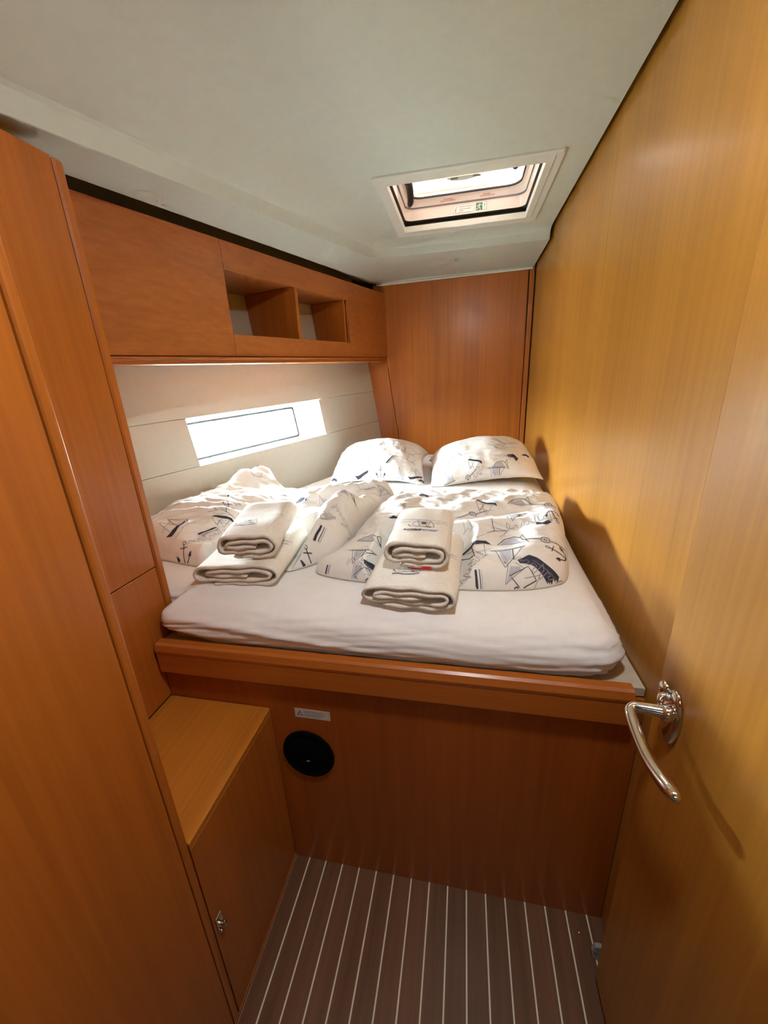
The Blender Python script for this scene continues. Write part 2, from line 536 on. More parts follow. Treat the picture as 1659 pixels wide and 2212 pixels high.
tri = tessellate_polygon([outer_poly, hole])
base = len(verts)
n_loft = len(faces)
verts += outer_poly + hole
for t in tri: faces.append(tuple(base + k for k in t))
n_flat = len(faces)
# right hand edge turned up, so that a dark gap remains along the wall
e0 = len(verts)
ends = [r[-1] for r in rows]
verts += [Vector((0.372, p.y, p.z)) for p in ends] + [Vector((0.372, p.y, 2.09)) for p in ends]
for j in range(16): faces.append((e0 + j, e0 + j + 1, e0 + 17 + j + 1, e0 + 17 + j))
e1 = len(verts)
verts += [Vector((0.372, -0.13, ZC)), Vector((0.372, 2.10, ZC)), Vector((0.372, 2.10, 2.09)), Vector((0.372, -0.13, 2.09))]
faces.append((e1, e1 + 1, e1 + 2, e1 + 3))
ceiling = tag(mesh_obj('ceiling', verts, faces, M['liner'], None, True), kind='structure')
for k in range(n_loft, len(ceiling.data.polygons)):
    ceiling.data.polygons[k].use_smooth = False
try:
    ceiling.data.set_sharp_from_angle(angle=math.radians(17))
except Exception:
    pass
# white rim moulding under the end of the liner
rim_path = [Vector((-0.545, YE - 0.004, 1.973)), Vector((0.367, YE - 0.004, 1.984))]
bm = bmesh.new()
prof = [(0.0, -0.006), (-0.012, -0.006), (-0.016, 0.0), (-0.013, 0.004), (-0.013, 0.010), (-0.018, 0.013), (-0.016, 0.02), (0.0, 0.02)]
lp = [[bm.verts.new((p.x, p.y + dy, p.z + dz)) for dy, dz in prof] for p in rim_path]
for k in range(len(prof)):
    bm.faces.new((lp[0][k], lp[0][(k + 1) % 8], lp[1][(k + 1) % 8], lp[1][k]))
bm.faces.new(lp[0]); bm.faces.new(lp[1][::-1])
tag(from_bm('trim_1', bm, M['white_plastic']), kind='structure')
# dark end slot of the soffit beside the right wall is the open gap; deck above closes the shell
deck = tag(empty('deck', (0, 0, 2.16)), kind='structure')
for x0, x1, y0, y1 in ((-2.4, HX0 - 0.03, -0.12, 2.75), (HX1 + 0.03, 0.6, -0.12, 2.75), (HX0 - 0.03, HX1 + 0.03, -0.12, HY0 - 0.03), (HX0 - 0.03, HX1 + 0.03, HY1 + 0.03, 2.75)):
    box('deck_slab', x0, x1, y0, y1, 2.14, 2.18, M['gelwhite'], deck)
tag(box('hull_bottom', -2.4, 0.6, -0.12, 2.75, -0.08, -0.05, M['gelwhite']), kind='structure')
# small flush reading-light plug in the soffit
plug = tag(empty('ceiling_plug', (-0.055, 2.36, 1.991)), 'small round plug in the white soffit above the head of the bed', 'plug')
lathe('cap', [(0.0135, 0.0), (0.0135, 0.0015), (0.011, 0.003), (0.004, 0.003)], (-0.055, 2.36, 1.9905), (0, 0, -1), M['liner'], plug)
box('slot', -0.062, -0.048, 2.355, 2.3575, 1.9865, 1.9878, M['gasket'], plug)

# ---- bulkhead and saloon behind the camera
bulk = tag(empty('wall_front', (0, -0.12, 0)), kind='structure')
box('bulkhead', -2.4, -0.50, -0.16, -0.12, -0.08, 2.18, M['wood_v'], bulk)
box('bulkhead', 0.40, 1.6, -0.16, -0.12, -0.08, 2.18, M['wood_v'], bulk)
box('bulkhead', -0.50, 0.40, -0.16, -0.12, 1.93, 2.18, M['wood_v'], bulk)
sal = tag(empty('wall_saloon', (0, -2.5, 0)), kind='structure')
box('saloon_sole', -1.9, 1.6, -3.0, -0.12, -0.08, 0.0, M['plank'], sal)
box('saloon_side', -1.94, -1.9, -3.0, -0.16, 0, 2.18, M['salon'], sal)
box('saloon_side', 1.6, 1.64, -3.0, -0.16, 0, 2.18, M['salon'], sal)
box('saloon_end', -1.94, 1.64, -3.04, -3.0, 0, 2.18, M['salon'], sal)
SX0, SX1, SY0, SY1 = -0.55, 0.45, -1.9, -1.0             # unseen saloon skylight, added to let in fill light from behind
for x0, x1, y0, y1 in ((-1.94, SX0, -3.04, -0.12), (SX1, 1.64, -3.04, -0.12), (SX0, SX1, -3.04, SY0), (SX0, SX1, SY1, -0.12)):
    box('saloon_ceiling', x0, x1, y0, y1, 2.10, 2.18, M['salon'], sal)
mesh_obj('fill_skylight_pane', [(SX0, SY0, 2.15), (SX1, SY0, 2.15), (SX1, SY1, 2.15), (SX0, SY1, 2.15)], [(0, 1, 2, 3)], pane_mat('saloon_fill_tint', (0.014, 0.013, 0.0115)), sal)
portal('saloon_fill_portal', ((SX0 + SX1) / 2, (SY0 + SY1) / 2, 2.2), (0, 0, -1), SX1 - SX0, SY1 - SY0)

# ---- ceiling dome lamp just inside the door
lamp = tag(empty('ceiling_light', (0.05, 0.33, ZC)), 'small round white dome lamp on the ceiling just inside the door', 'lamp')
lathe('base_ring', [(0.070, 0.0), (0.071, 0.006), (0.068, 0.012), (0.060, 0.014)], (0.05, 0.33, ZC - 0.0003), (0, 0, -1), M['white_plastic'], lamp)
m_, t_, b_ = new_mat('glowing_opal_dome')
b_.inputs['Base Color'].default_value = (0.9, 0.88, 0.84, 1)
b_.inputs['Emission Color'].default_value = (0.95, 0.98, 1.0, 1)
b_.inputs['Emission Strength'].default_value = LAMP
lathe('opal_dome', [(0.060, 0.0145), (0.058, 0.022), (0.050, 0.033), (0.036, 0.042), (0.018, 0.047), (0.004, 0.048)], (0.05, 0.33, ZC - 0.0003), (0, 0, -1), m_, lamp)

# ================================================================== DECK HATCH
hatch = tag(empty('deck_hatch', (-0.02, 1.79, ZC)), 'white framed deck hatch in the ceiling with smoked pane', 'hatch')
def frame_loop(x0, x1, y0, y1, z, r, seg=5): 
    return rloop(x0, x1, y0, y1, z, r, lambda u, v, d: Vector((u, v, d)), seg)
FX0, FX1, FY0, FY1 = -0.315, 0.287, 1.518, 2.076
quad_strip('trim_frame', [frame_loop(FX0, FX1, FY0, FY1, ZC, 0.012), frame_loop(FX0, FX1, FY0, FY1, ZC - 0.005, 0.012), frame_loop(FX0 + 0.004, FX1 - 0.004, FY0 + 0.004, FY1 - 0.004, ZC - 0.009, 0.01),
                          frame_loop(HX0 - 0.001, HX1 + 0.001, HY0 - 0.001, HY1 + 0.001, ZC - 0.010, 0.003), frame_loop(HX0, HX1, HY0, HY1, ZC - 0.006, 0.003), frame_loop(HX0, HX1, HY0, HY1, ZC + 0.012, 0.003)], M['white_plastic'], hatch)
# groove of the blind guide along the right of the frame
box('guide_groove', FX1 - 0.028, FX1 - 0.0255, FY0 + 0.02, FY1 - 0.06, ZC - 0.0102, ZC - 0.0096, M['greyplastic'], hatch)
quad_strip('blind_track', [frame_loop(HX0 + 0.0, HX1 - 0.0, HY0 + 0.0, HY1 - 0.0, ZC + 0.004, 0.003), frame_loop(HX0 - 0.006, HX1 + 0.006, HY0 - 0.006, HY1 + 0.02, ZC + 0.008, 0.003),
                           frame_loop(HX0 - 0.006, HX1 + 0.006, HY0 - 0.006, HY1 + 0.02, ZC + 0.024, 0.003), frame_loop(HX0 + 0.004, HX1 - 0.004, HY0 + 0.004, HY1 - 0.004, ZC + 0.030, 0.02)], M['darkgrey'], hatch)
TX0, TX1, TY0, TY1 = HX0 + 0.004, HX1 - 0.004, HY0 + 0.004, HY1 - 0.004
quad_strip('trunk', [frame_loop(TX0, TX1, TY0, TY1, ZC + 0.029, 0.03), frame_loop(TX0, TX1, TY0, TY1, ZC + 0.070, 0.035), frame_loop(TX0 + 0.002, TX1 - 0.002, TY0 + 0.002, TY1 - 0.002, ZC + 0.072, 0.035)], M['trunk'], hatch, smooth=False)
quad_strip('seal', [frame_loop(TX0 - 0.002, TX1 + 0.002, TY0 - 0.002, TY1 + 0.002, ZC + 0.0705, 0.035), frame_loop(TX0 + 0.005, TX1 - 0.005, TY0 + 0.005, TY1 - 0.005, ZC + 0.0715, 0.036),
                    frame_loop(TX0 + 0.005, TX1 - 0.005, TY0 + 0.005, TY1 - 0.005, ZC + 0.075, 0.036)], M['gasket'], hatch)
lid = quad_strip('lid_frame', [frame_loop(TX0 + 0.004, TX1 - 0.004, TY0 + 0.004, TY1 - 0.004, ZC + 0.075, 0.036), frame_loop(TX0 + 0.012, TX1 - 0.012, TY0 + 0.012, TY1 - 0.012, ZC + 0.092, 0.045),
                               frame_loop(TX0 + 0.022, TX1 - 0.022, TY0 + 0.022, TY1 - 0.022, ZC + 0.097, 0.05), frame_loop(TX0 + 0.022, TX1 - 0.022, TY0 + 0.022, TY1 - 0.022, ZC + 0.105, 0.05),
                               frame_loop(TX0 - 0.05, TX1 + 0.05, TY0 - 0.05, TY1 + 0.05, ZC + 0.106, 0.05)], M['trunk'], hatch)
quad_strip('pane_seal', [frame_loop(TX0 + 0.0215, TX1 - 0.0215, TY0 + 0.0215, TY1 - 0.0215, ZC + 0.0965, 0.05), frame_loop(TX0 + 0.027, TX1 - 0.027, TY0 + 0.027, TY1 - 0.027, ZC + 0.0975, 0.05),
                         frame_loop(TX0 + 0.027, TX1 - 0.027, TY0 + 0.027, TY1 - 0.027, ZC + 0.102, 0.05)], M['black'], hatch)
pl_ = frame_loop(TX0 + 0.02, TX1 - 0.02, TY0 + 0.02, TY1 - 0.02, ZC + 0.102, 0.05)
mesh_obj('pane', pl_, [tuple(range(len(pl_)))], M['smoked_pane'], hatch)
portal('hatch_daylight_portal', ((TX0 + TX1) / 2, (TY0 + TY1) / 2, ZC + 0.115), (0, 0, -1), TX1 - TX0, TY1 - TY0)
# latches, black plastic levers hanging from the lid
lt = lathe('latch', [(0.016, 0), (0.017, 0.01), (0.015, 0.028), (0.008, 0.030)], (-0.225, 1.785, ZC + 0.101), (0, 0, -1), M['black'], hatch, 18)
tube('lever', catmull([(-0.225, 1.765, 2.116), (-0.224, 1.80, 2.116), (-0.226, 1.85, 2.106), (-0.230, 1.885, 2.094), (-0.238, 1.91, 2.088)], 14), [0.012, 0.0135, 0.014, 0.0142, 0.0142, 0.014, 0.0138, 0.0135, 0.013, 0.0128, 0.0125, 0.012, 0.010, 0.006], M['black'], lt, 12, (1.0, 0.75))
lt = lathe('latch', [(0.014, 0), (0.0145, 0.008), (0.013, 0.012), (0.008, 0.014)], (0.166, 1.765, ZC + 0.101), (0, 0, -1), M['black'], hatch, 18)
tube('lever', [(0.166, 1.755, 2.126), (0.166, 1.775, 2.124), (0.166, 1.79, 2.121), (0.166, 1.795, 2.120)], [0.010, 0.0115, 0.011, 0.008], M['black'], lt, 10, (1.0, 0.8))
# pull tabs of the blind (half moons) at both long edges
def half_moon(name, cx, y, dirn, r=0.042, h=0.020, z=ZC - 0.0105):
    pts = []
    for k in range(17):
        a = math.pi * k / 16
        pts.append(Vector((cx + r * math.cos(a), y + dirn * h * math.sin(a), z)))
    return prism(name, pts, (0, 0, -0.0025), M['white_plastic'], hatch, 0.0006)
half_moon('pull_tab', -0.02, HY1 - 0.006, 1, 0.046, 0.026)
half_moon('pull_tab', -0.02, HY0 + 0.0, 1, 0.050, 0.026)
for sx in (-0.048, 0.024):
    box('tab_recess', sx - 0.010, sx + 0.014, HY0 - 0.001, HY0 + 0.011, ZC - 0.0137, ZC - 0.0131, M['gasket'], hatch)
# stickers on the far trunk wall
YT = TY1 - 0.0006
def flat(name, polys, y, mats, parent):
    """flat print facing the cabin (towards -y): polys = list of (points (x,z), material index, lift)"""
    verts, faces, idx = [], [], []
    for pts, mi, lift in polys:
        b = len(verts)
        verts += [(x, y - lift, z) for x, z in pts]
        faces.append(tuple(range(b, b + len(pts))))
        idx.append(mi)
    return mesh_obj(name, verts, faces, None, parent, False, mats, idx)
def rect(x0, x1, z0, z1): return [(x0, z0), (x1, z0), (x1, z1), (x0, z1)]
def capsule(p, q, w):
    p, q = Vector(p), Vector(q)
    d = (q - p).normalized(); n = Vector((-d.y, d.x)) * w / 2
    p2, q2 = p - d * w * 0.3, q + d * w * 0.3
    return [tuple(p2 - n), tuple(q2 - n), tuple(q2 + n), tuple(p2 + n)]
ex, ez, es = 0.033, ZC + 0.037, 0.0265
man = []
def mp_(x, y): return (ex + x * es, ez + y * es)
man.append((rect(ex, ex + es, ez, ez + es), 0, 0.0002))
man.append((rect(ex + es, ex + es * 1.66, ez, ez + es), 1, 0.0002))
def seg(a, b, w): man.append((capsule(mp_(*a), mp_(*b), w * es), 1, 0.0005))
cxm, czm = mp_(0.60, 0.86)
man.append(([(cxm + 0.075 * es * math.cos(a * 0.785), czm + 0.075 * es * math.sin(a * 0.785)) for a in range(8)], 1, 0.0005))
seg((0.56, 0.74), (0.46, 0.44), 0.17); seg((0.55, 0.72), (0.80, 0.62), 0.08); seg((0.80, 0.62), (0.92, 0.70), 0.07)
seg((0.52, 0.70), (0.28, 0.66), 0.08); seg((0.28, 0.66), (0.18, 0.48), 0.08); seg((0.47, 0.44), (0.66, 0.28), 0.11); seg((0.66, 0.28), (0.62, 0.04), 0.10)
seg((0.44, 0.42), (0.30, 0.24), 0.11); seg((0.30, 0.24), (0.08, 0.16), 0.10)
ax_ = ex + es * 1.33
man.append((capsule((ax_, ez + 0.2 * es), (ax_, ez + 0.72 * es), 0.05 * es), 2, 0.0005))
man.append(([(ax_ - 0.11 * es, ez + 0.62 * es), (ax_ + 0.11 * es, ez + 0.62 * es), (ax_, ez + 0.88 * es)], 2, 0.0005))
for r_ in (rect(ex + es * 1.60, ex + es * 1.66, ez, ez + es), rect(ex + es, ex + es * 1.66, ez, ez + 0.03 * es), rect(ex + es, ex + es * 1.66, ez + 0.97 * es, ez + es)): man.append((r_, 2, 0.0004))
flat('exit_sticker', man, YT, [M['green'], M['paper2'], M['gasket']], hatch)
st = [(rect(-0.060, 0.024, ez - 0.001, ez + 0.026), 0, 0.0002)]
for r_ in (rect(-0.060, 0.024, ez - 0.001, ez - 0.0004), rect(-0.060, 0.024, ez + 0.0254, ez + 0.026), rect(-0.060, -0.0594, ez, ez + 0.026), rect(0.0234, 0.024, ez, ez + 0.026), rect(-0.040, -0.0395, ez, ez + 0.026)): st.append((r_, 1, 0.0004))
for zz, x1 in ((0.0185, 0.020), (0.0105, 0.014), (0.0045, -0.018)):
    x = -0.036
    while x < x1:
        w = random.uniform(0.004, 0.010); st.append((rect(x, min(x1, x + w), ez + zz, ez + zz + 0.0022), 1, 0.0004)); x += w + 0.0015
st.append((capsule((-0.053, ez + 0.003), (-0.051, ez + 0.014), 0.003), 1, 0.0004)); st.append((capsule((-0.051, ez + 0.014), (-0.046, ez + 0.021), 0.002), 1, 0.0004))
flat('notice_sticker', st, YT, [M['paper2'], M['gasket']], hatch)
for cx_, wid in ((-0.085, 0.062), (0.075, 0.054)):
    lp_ = []
    for row, (z_, f) in enumerate(((0.0858, 0.55), (0.0812, 1.0))):
        x = cx_ - wid * f / 2
        while x < cx_ + wid * f / 2:
            w = random.uniform(0.005, 0.011)
            lp_.append((rect(x, x + w, ZC + z_, ZC + z_ + 0.0034), 0, 0.0)); x += w + 0.0018
    verts_, faces_ = [], []
    for pts, mi, l in lp_:
        b_ = len(verts_)
        for x, z in pts:
            f_ = (z - (ZC + 0.075)) / 0.017
            verts_.append((x, TY1 - 0.004 - 0.008 * f_ - 0.0008, z))
        faces_.append(tuple(range(b_, b_ + 4)))
    mesh_obj('red_lid_print', verts_, faces_, M['faded_red'], hatch)

# ================================================================== JOINERY
# ---- overhead lockers along the hull
def Lk(s, off, z): return CP + CDv * s + CN * off + Vector((0, 0, z + 0.03 * s))
def hull_off(s, z):
    p = Lk(s, 0, z)
    return -((p - HB).dot(HN)) / CN.dot(HN) + 0.004
lock = tag(empty('overhead_locker', Lk(-0.9, 0, 1.555)), 'long wooden overhead locker with one plain door and two open cubbies above the window', 'cabinet')
def lk_panel(name, s0, s1, z0, z1, o0, o1, mat='wood_y', bev=0.0012):
    bm = bmesh.new()
    hexa(bm, [Lk(s0, o1, z0), Lk(s1, o1, z0), Lk(s1, o1, z1), Lk(s0, o1, z1), Lk(s0, o0, z0), Lk(s1, o0, z0), Lk(s1, o0, z1), Lk(s0, o0, z1)])
    bmesh.ops.recalc_face_normals(bm, faces=bm.faces)
    bevel_all(bm, bev, 1)
    return from_bm(name, bm, M[mat], lock)
S0 = -1.895
lk_panel('door', S0, -1.3105, 1.557, 1.925, -0.018, 0.0)
lk_panel('top_rail', -1.3085, -0.468, 1.836, 1.925, -0.018, 0.0)
lk_panel('bottom_rail', -1.3085, -0.468, 1.557, 1.631, -0.018, 0.0)
lk_panel('end_panel', -0.4665, -0.001, 1.557, 1.925, -0.018, 0.001)
def lk_shelf(name, s0, s1, z0, z1, off=-0.018):
    pts = [Lk(s0, off, z0), Lk(s1, off, z0), Lk(s1, min(off - 0.003, hull_off(s1, z0)), z0), Lk(s0, hull_off(s0, z0), z0)]
    return prism(name, pts, (0, 0, z1 - z0), M['wood_y'], lock)
lk_shelf('base_board', S0, -0.002, 1.556, 1.572)
lk_shelf('cubby_floor', -1.325, -0.468, 1.617, 1.631, -0.019)
lk_shelf('cubby_ceiling', -1.325, -0.468, 1.838, 1.852, -0.019)
lk_shelf('top_board', S0, -0.002, 1.904, 1.92, -0.019)
def lk_div(name, s0, s1, z0, z1, off=-0.003):
    pts = [Lk(s0, off, z0), Lk(s0, off, z1), Lk(s0, hull_off(s0, z1), z1), Lk(s0, hull_off(s0, z0), z0)]
    return prism(name, pts, CDv * (s1 - s0) + Vector((0, 0, 0.03 * (s1 - s0))), M['wood_v'], lock, 0.0008)
lk_div('divider', -0.917, -0.899, 1.6325, 1.8365)
lk_div('cubby_side', -0.487, -0.4695, 1.6325, 1.8365, -0.019)
lk_div('cubby_side', -1.325, -1.3105, 1.6325, 1.8365, -0.019)
# moulded rail below
bm = bmesh.new()
prof = [(-0.03, 1.5545), (0.004, 1.5545), (0.009, 1.5525), (0.009, 1.5495), (0.003, 1.547), (0.0, 1.543), (0.001, 1.538), (0.006, 1.5355), (0.006, 1.5325), (0.001, 1.5305), (-0.03, 1.5305)]
lp = [[bm.verts.new(Lk(s, o, z)) for o, z in prof] for s in (S0, -0.03)]
for k in range(len(prof)):
    bm.faces.new((lp[0][k], lp[0][(k + 1) % len(prof)], lp[1][(k + 1) % len(prof)], lp[1][k]))
bm.faces.new(lp[0]); bm.faces.new(lp[1][::-1])
from_bm('moulded_rail', bm, M['wood_y'], lock)
# underside of the locker back to the lining
pts = [Lk(S0, -0.028, 1.545), Lk(-0.03, -0.028, 1.545), Lk(-0.03, hull_off(-0.03, 1.545), 1.545), Lk(S0, hull_off(S0, 1.545), 1.545)]
prism('underside', pts, (0, 0, 0.01), M['wood_y'], lock)

# ---- tall locker behind the step
tall = tag(empty('tall_locker', (-1.0, 0.6, 0.6)), 'tall narrow wooden locker between the berth and the nearest wardrobe, seam near the mattress', 'cabinet')
def hull_x(y, z):
    # x of the lining at (y, z)
    return HB.x + (-(y - HB.y) * HN.y - (z - HB.z) * HN.z) / HN.x
ZT = 1.85
def tall_block(name, y0, y1, z0, z1, x1, mat='wood_v', bev=0.0012, xdepth=0.03):
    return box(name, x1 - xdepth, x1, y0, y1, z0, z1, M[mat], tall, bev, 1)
prism('carcass', [(XL - 0.03, 0.41, 0.593), (XL - 0.03, 0.812, 0.60), (hull_x(0.812, 0.6) + 0.02, 0.812, 0.60), (hull_x(0.41, 0.6) + 0.02, 0.41, 0.60)], (0, 0, 0.14), M['wood_v'], tall)
prism('carcass', [(XL - 0.03, 0.41, 0.74), (XL - 0.03, 0.812, 0.74), (-1.22, 0.812, 0.74), (-1.36, 0.41, 0.74)], (0, 0, ZT - 0.745), M['wood_v'], tall)
tall_block('upper_panel', 0.41, 0.7915, 0.9655, ZT, XL)
tall_block('lower_panel', 0.41, 0.7915, 0.5925, 0.9625, XL)
tall_block('edge_post', 0.7945, 0.8175, 0.80, ZT, XL + 0.002, bev=0.004)

# ---- wardrobe nearest the camera, flush with the step side
ward = tag(empty('wardrobe', (-0.9, 0.15, 0)), 'nearest plain wooden wardrobe side, flush with the low step box', 'wardrobe')
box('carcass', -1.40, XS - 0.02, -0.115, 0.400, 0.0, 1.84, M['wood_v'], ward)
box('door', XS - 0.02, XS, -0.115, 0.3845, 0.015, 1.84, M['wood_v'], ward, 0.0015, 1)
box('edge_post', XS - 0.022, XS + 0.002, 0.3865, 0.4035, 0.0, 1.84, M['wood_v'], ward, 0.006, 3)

# ---- step locker
step = tag(empty('step_locker', (-0.65, 0.57, 0)), 'low wooden step box with a lighter orange top beside the berth front', 'step')
ZS = 0.592
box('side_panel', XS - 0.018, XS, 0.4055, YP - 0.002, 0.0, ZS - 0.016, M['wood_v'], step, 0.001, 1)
box('top', XL + 0.001, XS + 0.0, 0.4055, YP - 0.0015, ZS - 0.0155, ZS, M['wood_step'], step, 0.002, 2)
box('carcass', XL + 0.001, XS - 0.019, 0.41, YP - 0.004, 0.0, ZS - 0.017, M['wood_gap'], step)
tag(box('baseboard_left', XS + 0.0003, XS + 0.0022, -0.11, YP - 0.001, 0.0, 0.012, M['wood_y']), kind='structure')

# ---- berth: front panel, lee board, platform
berth = tag(empty('berth', (-0.2, YP, 0)), 'built-in wooden berth front with a raised lee board along its top', 'berth')
box('front_panel', XL + 0.002, XR - 0.002, YP, YP + 0.015, 0.0, 0.74, M['wood_shaded'], berth)
bm = bmesh.new()
prof = [(YP - 0.0005, 0.690), (YP - 0.021, 0.690), (YP - 0.0225, 0.693), (YP - 0.0225, 0.748), (YP - 0.0240, 0.752), (YP - 0.0250, 0.759), (YP - 0.0195, 0.775), (YP - 0.013, 0.779), (YP + 0.004, 0.779), (YP + 0.008, 0.776), (YP + 0.008, 0.742), (YP - 0.0005, 0.742)]
lp = [[bm.verts.new((x, y, z)) for y, z in prof] for x in (XL + 0.012, 0.354)]
for k in range(len(prof)):
    bm.faces.new((lp[0][k], lp[0][(k + 1) % len(prof)], lp[1][(k + 1) % len(prof)], lp[1][k]))
bm.faces.new(lp[0]); bm.faces.new(lp[1][::-1])
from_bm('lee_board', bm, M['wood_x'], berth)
zp = 0.764
prism('platform', [(XL + 0.004, YP + 0.009, zp), (XR - 0.003, YP + 0.009, zp), (XR - 0.003, YE - 0.012, zp), (hull_x(YE - 0.012, zp) + 0.01, YE - 0.012, zp), (hull_x(0.84, zp) + 0.012, 0.84, zp), (XL + 0.004, 0.84, zp)],
      (0, 0, -0.02), M['core'], berth)

# ---- round black vent and warning label on the berth front
vx, vz = -0.4005, 0.4475
vent = tag(empty('round_vent', (vx, YP - 0.001, vz)), 'round black vent cover low on the dark berth front', 'vent')
lathe('rim', [(0.070, 0.0), (0.0735, 0.003), (0.072, 0.008), (0.066, 0.010), (0.062, 0.006)], (vx, YP - 0.0002, vz), (0, -1, 0), M['matte_black'], vent, 40, (1.09, 1.0))
lathe('grille', [(0.064, 0.0), (0.064, 0.0055), (0.03, 0.0075), (0.008, 0.008)], (vx, YP - 0.0002, vz), (0, -1, 0), M['matte_black'], vent, 40, (1.09, 1.0))
box('emblem', vx - 0.005, vx + 0.004, YP - 0.0092, YP - 0.0084, vz - 0.022, vz - 0.0195, M['greyplastic'], vent)
lab = tag(empty('warning_label', (-0.375, YP - 0.0012, 0.585)), 'small white warning label with triangle above the black vent', 'label')
lx0, lx1, lz0, lz1 = -0.424, -0.3265, 0.571, 0.6005
mesh_obj('label_paper', [(lx0, YP - 0.0008, lz0), (lx1, YP - 0.0008, lz0), (lx1, YP - 0.0008, lz1), (lx0, YP - 0.0008, lz1), (lx0, YP - 0.0002, lz0), (lx1, YP - 0.0002, lz0), (lx1, YP - 0.0002, lz1), (lx0, YP - 0.0002, lz1)],
         [(0, 1, 2, 3), (7, 6, 5, 4), (0, 4, 5, 1), (1, 5, 6, 2), (2, 6, 7, 3), (3, 7, 4, 0)], M['paper'], lab)
wp = []
for r_ in (rect(lx0 + 0.003, lx1 - 0.003, lz0 + 0.003, lz0 + 0.0034), rect(lx0 + 0.003, lx1 - 0.003, lz1 - 0.0034, lz1 - 0.003), rect(lx0 + 0.003, lx0 + 0.0034, lz0 + 0.003, lz1 - 0.003), rect(lx1 - 0.0034, lx1 - 0.003, lz0 + 0.003, lz1 - 0.003)): wp.append((r_, 1, 0.001))
tx, tz = lx0 + 0.0145, lz0 + 0.009
A_, B_, C_ = (tx - 0.0075, tz), (tx + 0.0075, tz), (tx, tz + 0.013)
for p_, q_ in ((A_, B_), (B_, C_), (C_, A_)): wp.append((capsule(p_, q_, 0.0016), 0, 0.001))
wp.append((capsule((tx, tz + 0.0045), (tx, tz + 0.009), 0.0013), 0, 0.001)); wp.append((capsule((tx, tz + 0.002), (tx, tz + 0.0025), 0.0012), 0, 0.001))
for zz, x1, hgt in ((0.0215, 0.076, 0.0022), (0.0175, 0.084, 0.0022), (0.0115, 0.080, 0.0026), (0.0072, 0.070, 0.0022)):
    x = lx0 + 0.027
    while x < lx0 + x1:
        w = random.uniform(0.003, 0.009)
        wp.append((rect(x, min(lx0 + x1, x + w), lz0 + zz, lz0 + zz + hgt), 1, 0.001)); x += w + 0.0012
flat('label_print', wp, YP - 0.0002, [M['ink'], M['greyink']], lab)

# ---- cabin door, standing open along the right wall
door = tag(empty('door_1', (0.35, 0.28, 0.0)), kind='structure')
DX = 0.335
box('door_leaf', DX, DX + 0.034, -0.075, 0.612, 0.018, 1.90, M['wood_pale'], door, 0.005, 3)
handle = lathe('handle', [(0.0235, 0.0), (0.0235, 0.003), (0.022, 0.0065), (0.016, 0.0085), (0.006, 0.009)], (DX - 0.0002, 0.556, 0.874), (-1, 0, 0), M['chrome'], door, 36, (2.15, 1.0))
handle['label'] = 'polished chrome lever handle on an oval plate'
tube('lever', catmull([(DX - 0.004, 0.548, 0.889), (DX - 0.022, 0.553, 0.887), (DX - 0.045, 0.560, 0.883), (DX - 0.057, 0.562, 0.880), (DX - 0.063, 0.552, 0.876), (DX - 0.063, 0.525, 0.866), (DX - 0.060, 0.488, 0.857), (DX - 0.055, 0.455, 0.857), (DX - 0.050, 0.425, 0.862)], 40),
     [lerp(0.0105, 0.0082, min(1, i / 14)) if i < 15 else lerp(0.0082, 0.0106, (i - 15) / 24) if i < 37 else [0.0100, 0.0085, 0.0055][i - 37] for i in range(40)], M['chrome'], handle, 16)
lathe('collar', [(0.0125, 0.0), (0.0125, 0.012), (0.0105, 0.016), (0.008, 0.016)], (DX - 0.006, 0.548, 0.889), (-1, 0, 0), M['chrome'], handle, 24)
tube('thumb_turn', catmull([(DX - 0.006, 0.565, 0.905), (DX - 0.016, 0.566, 0.906), (DX - 0.021, 0.562, 0.901), (DX - 0.021, 0.556, 0.893)], 14), [0.0055] * 6 + [0.005, 0.0046, 0.0042, 0.004, 0.0036, 0.0032, 0.0026, 0.0018], M['chrome'], handle, 12)
lathe('keeper_dome', [(0.012, 0.0), (0.012, 0.004), (0.009, 0.008), (0.003, 0.010)], (DX - 0.006, 0.577, 0.912), (-1, 0, 0), M['chrome'], handle, 24)

# ---- door catches
dc = tag(empty('door_catch', (0.352, 0.648, 0.0)), 'small grey door catch with a steel ball on the floor by the open door', 'door catch')
pts = [(0.340, 0.662, 0.0002), (0.372, 0.652, 0.0002), (0.372, 0.640, 0.03), (0.360, 0.640, 0.046), (0.346, 0.650, 0.040), (0.338, 0.66, 0.02)]
pts = [(0.3425, 0.648, 0.001), (0.3600, 0.644, 0.001), (0.3685, 0.642, 0.020), (0.3665, 0.6425, 0.046), (0.3560, 0.645, 0.056), (0.3430, 0.648, 0.050), (0.3370, 0.6495, 0.030)]
prism('plate', pts, (0.002, 0.010, 0), M['greyplastic'], dc, 0.0015)
lathe('ball', [(0.0006, 0.0), (0.0045, 0.0012), (0.0062, 0.004), (0.0066, 0.007), (0.0055, 0.0108), (0.0025, 0.013)], (0.3610, 0.6450, 0.037), (-0.2, -1, 0.25), M['chrome'], dc, 20)
lathe('screw', [(0.0034, 0.0), (0.0034, 0.001), (0.0026, 0.0016)], (0.3455, 0.6465, 0.030), (-0.2, -1, 0.0), M['gasket'], dc, 14)
dk = tag(empty('door_hook', (XS + 0.004, 0.422, 0.30)), 'small chrome hook plate low on the step side', 'door hook')
box('plate', XS + 0.0003, XS + 0.003, 0.4115, 0.4295, 0.300, 0.346, M['chrome'], dk, 0.0012, 2)
tube('hook', catmull([(XS + 0.002, 0.421, 0.318), (XS + 0.011, 0.421, 0.319), (XS + 0.016, 0.4205, 0.325), (XS + 0.013, 0.420, 0.333)], 12), [0.004] * 9 + [0.0036, 0.003, 0.002], M['chrome'], dk, 10)
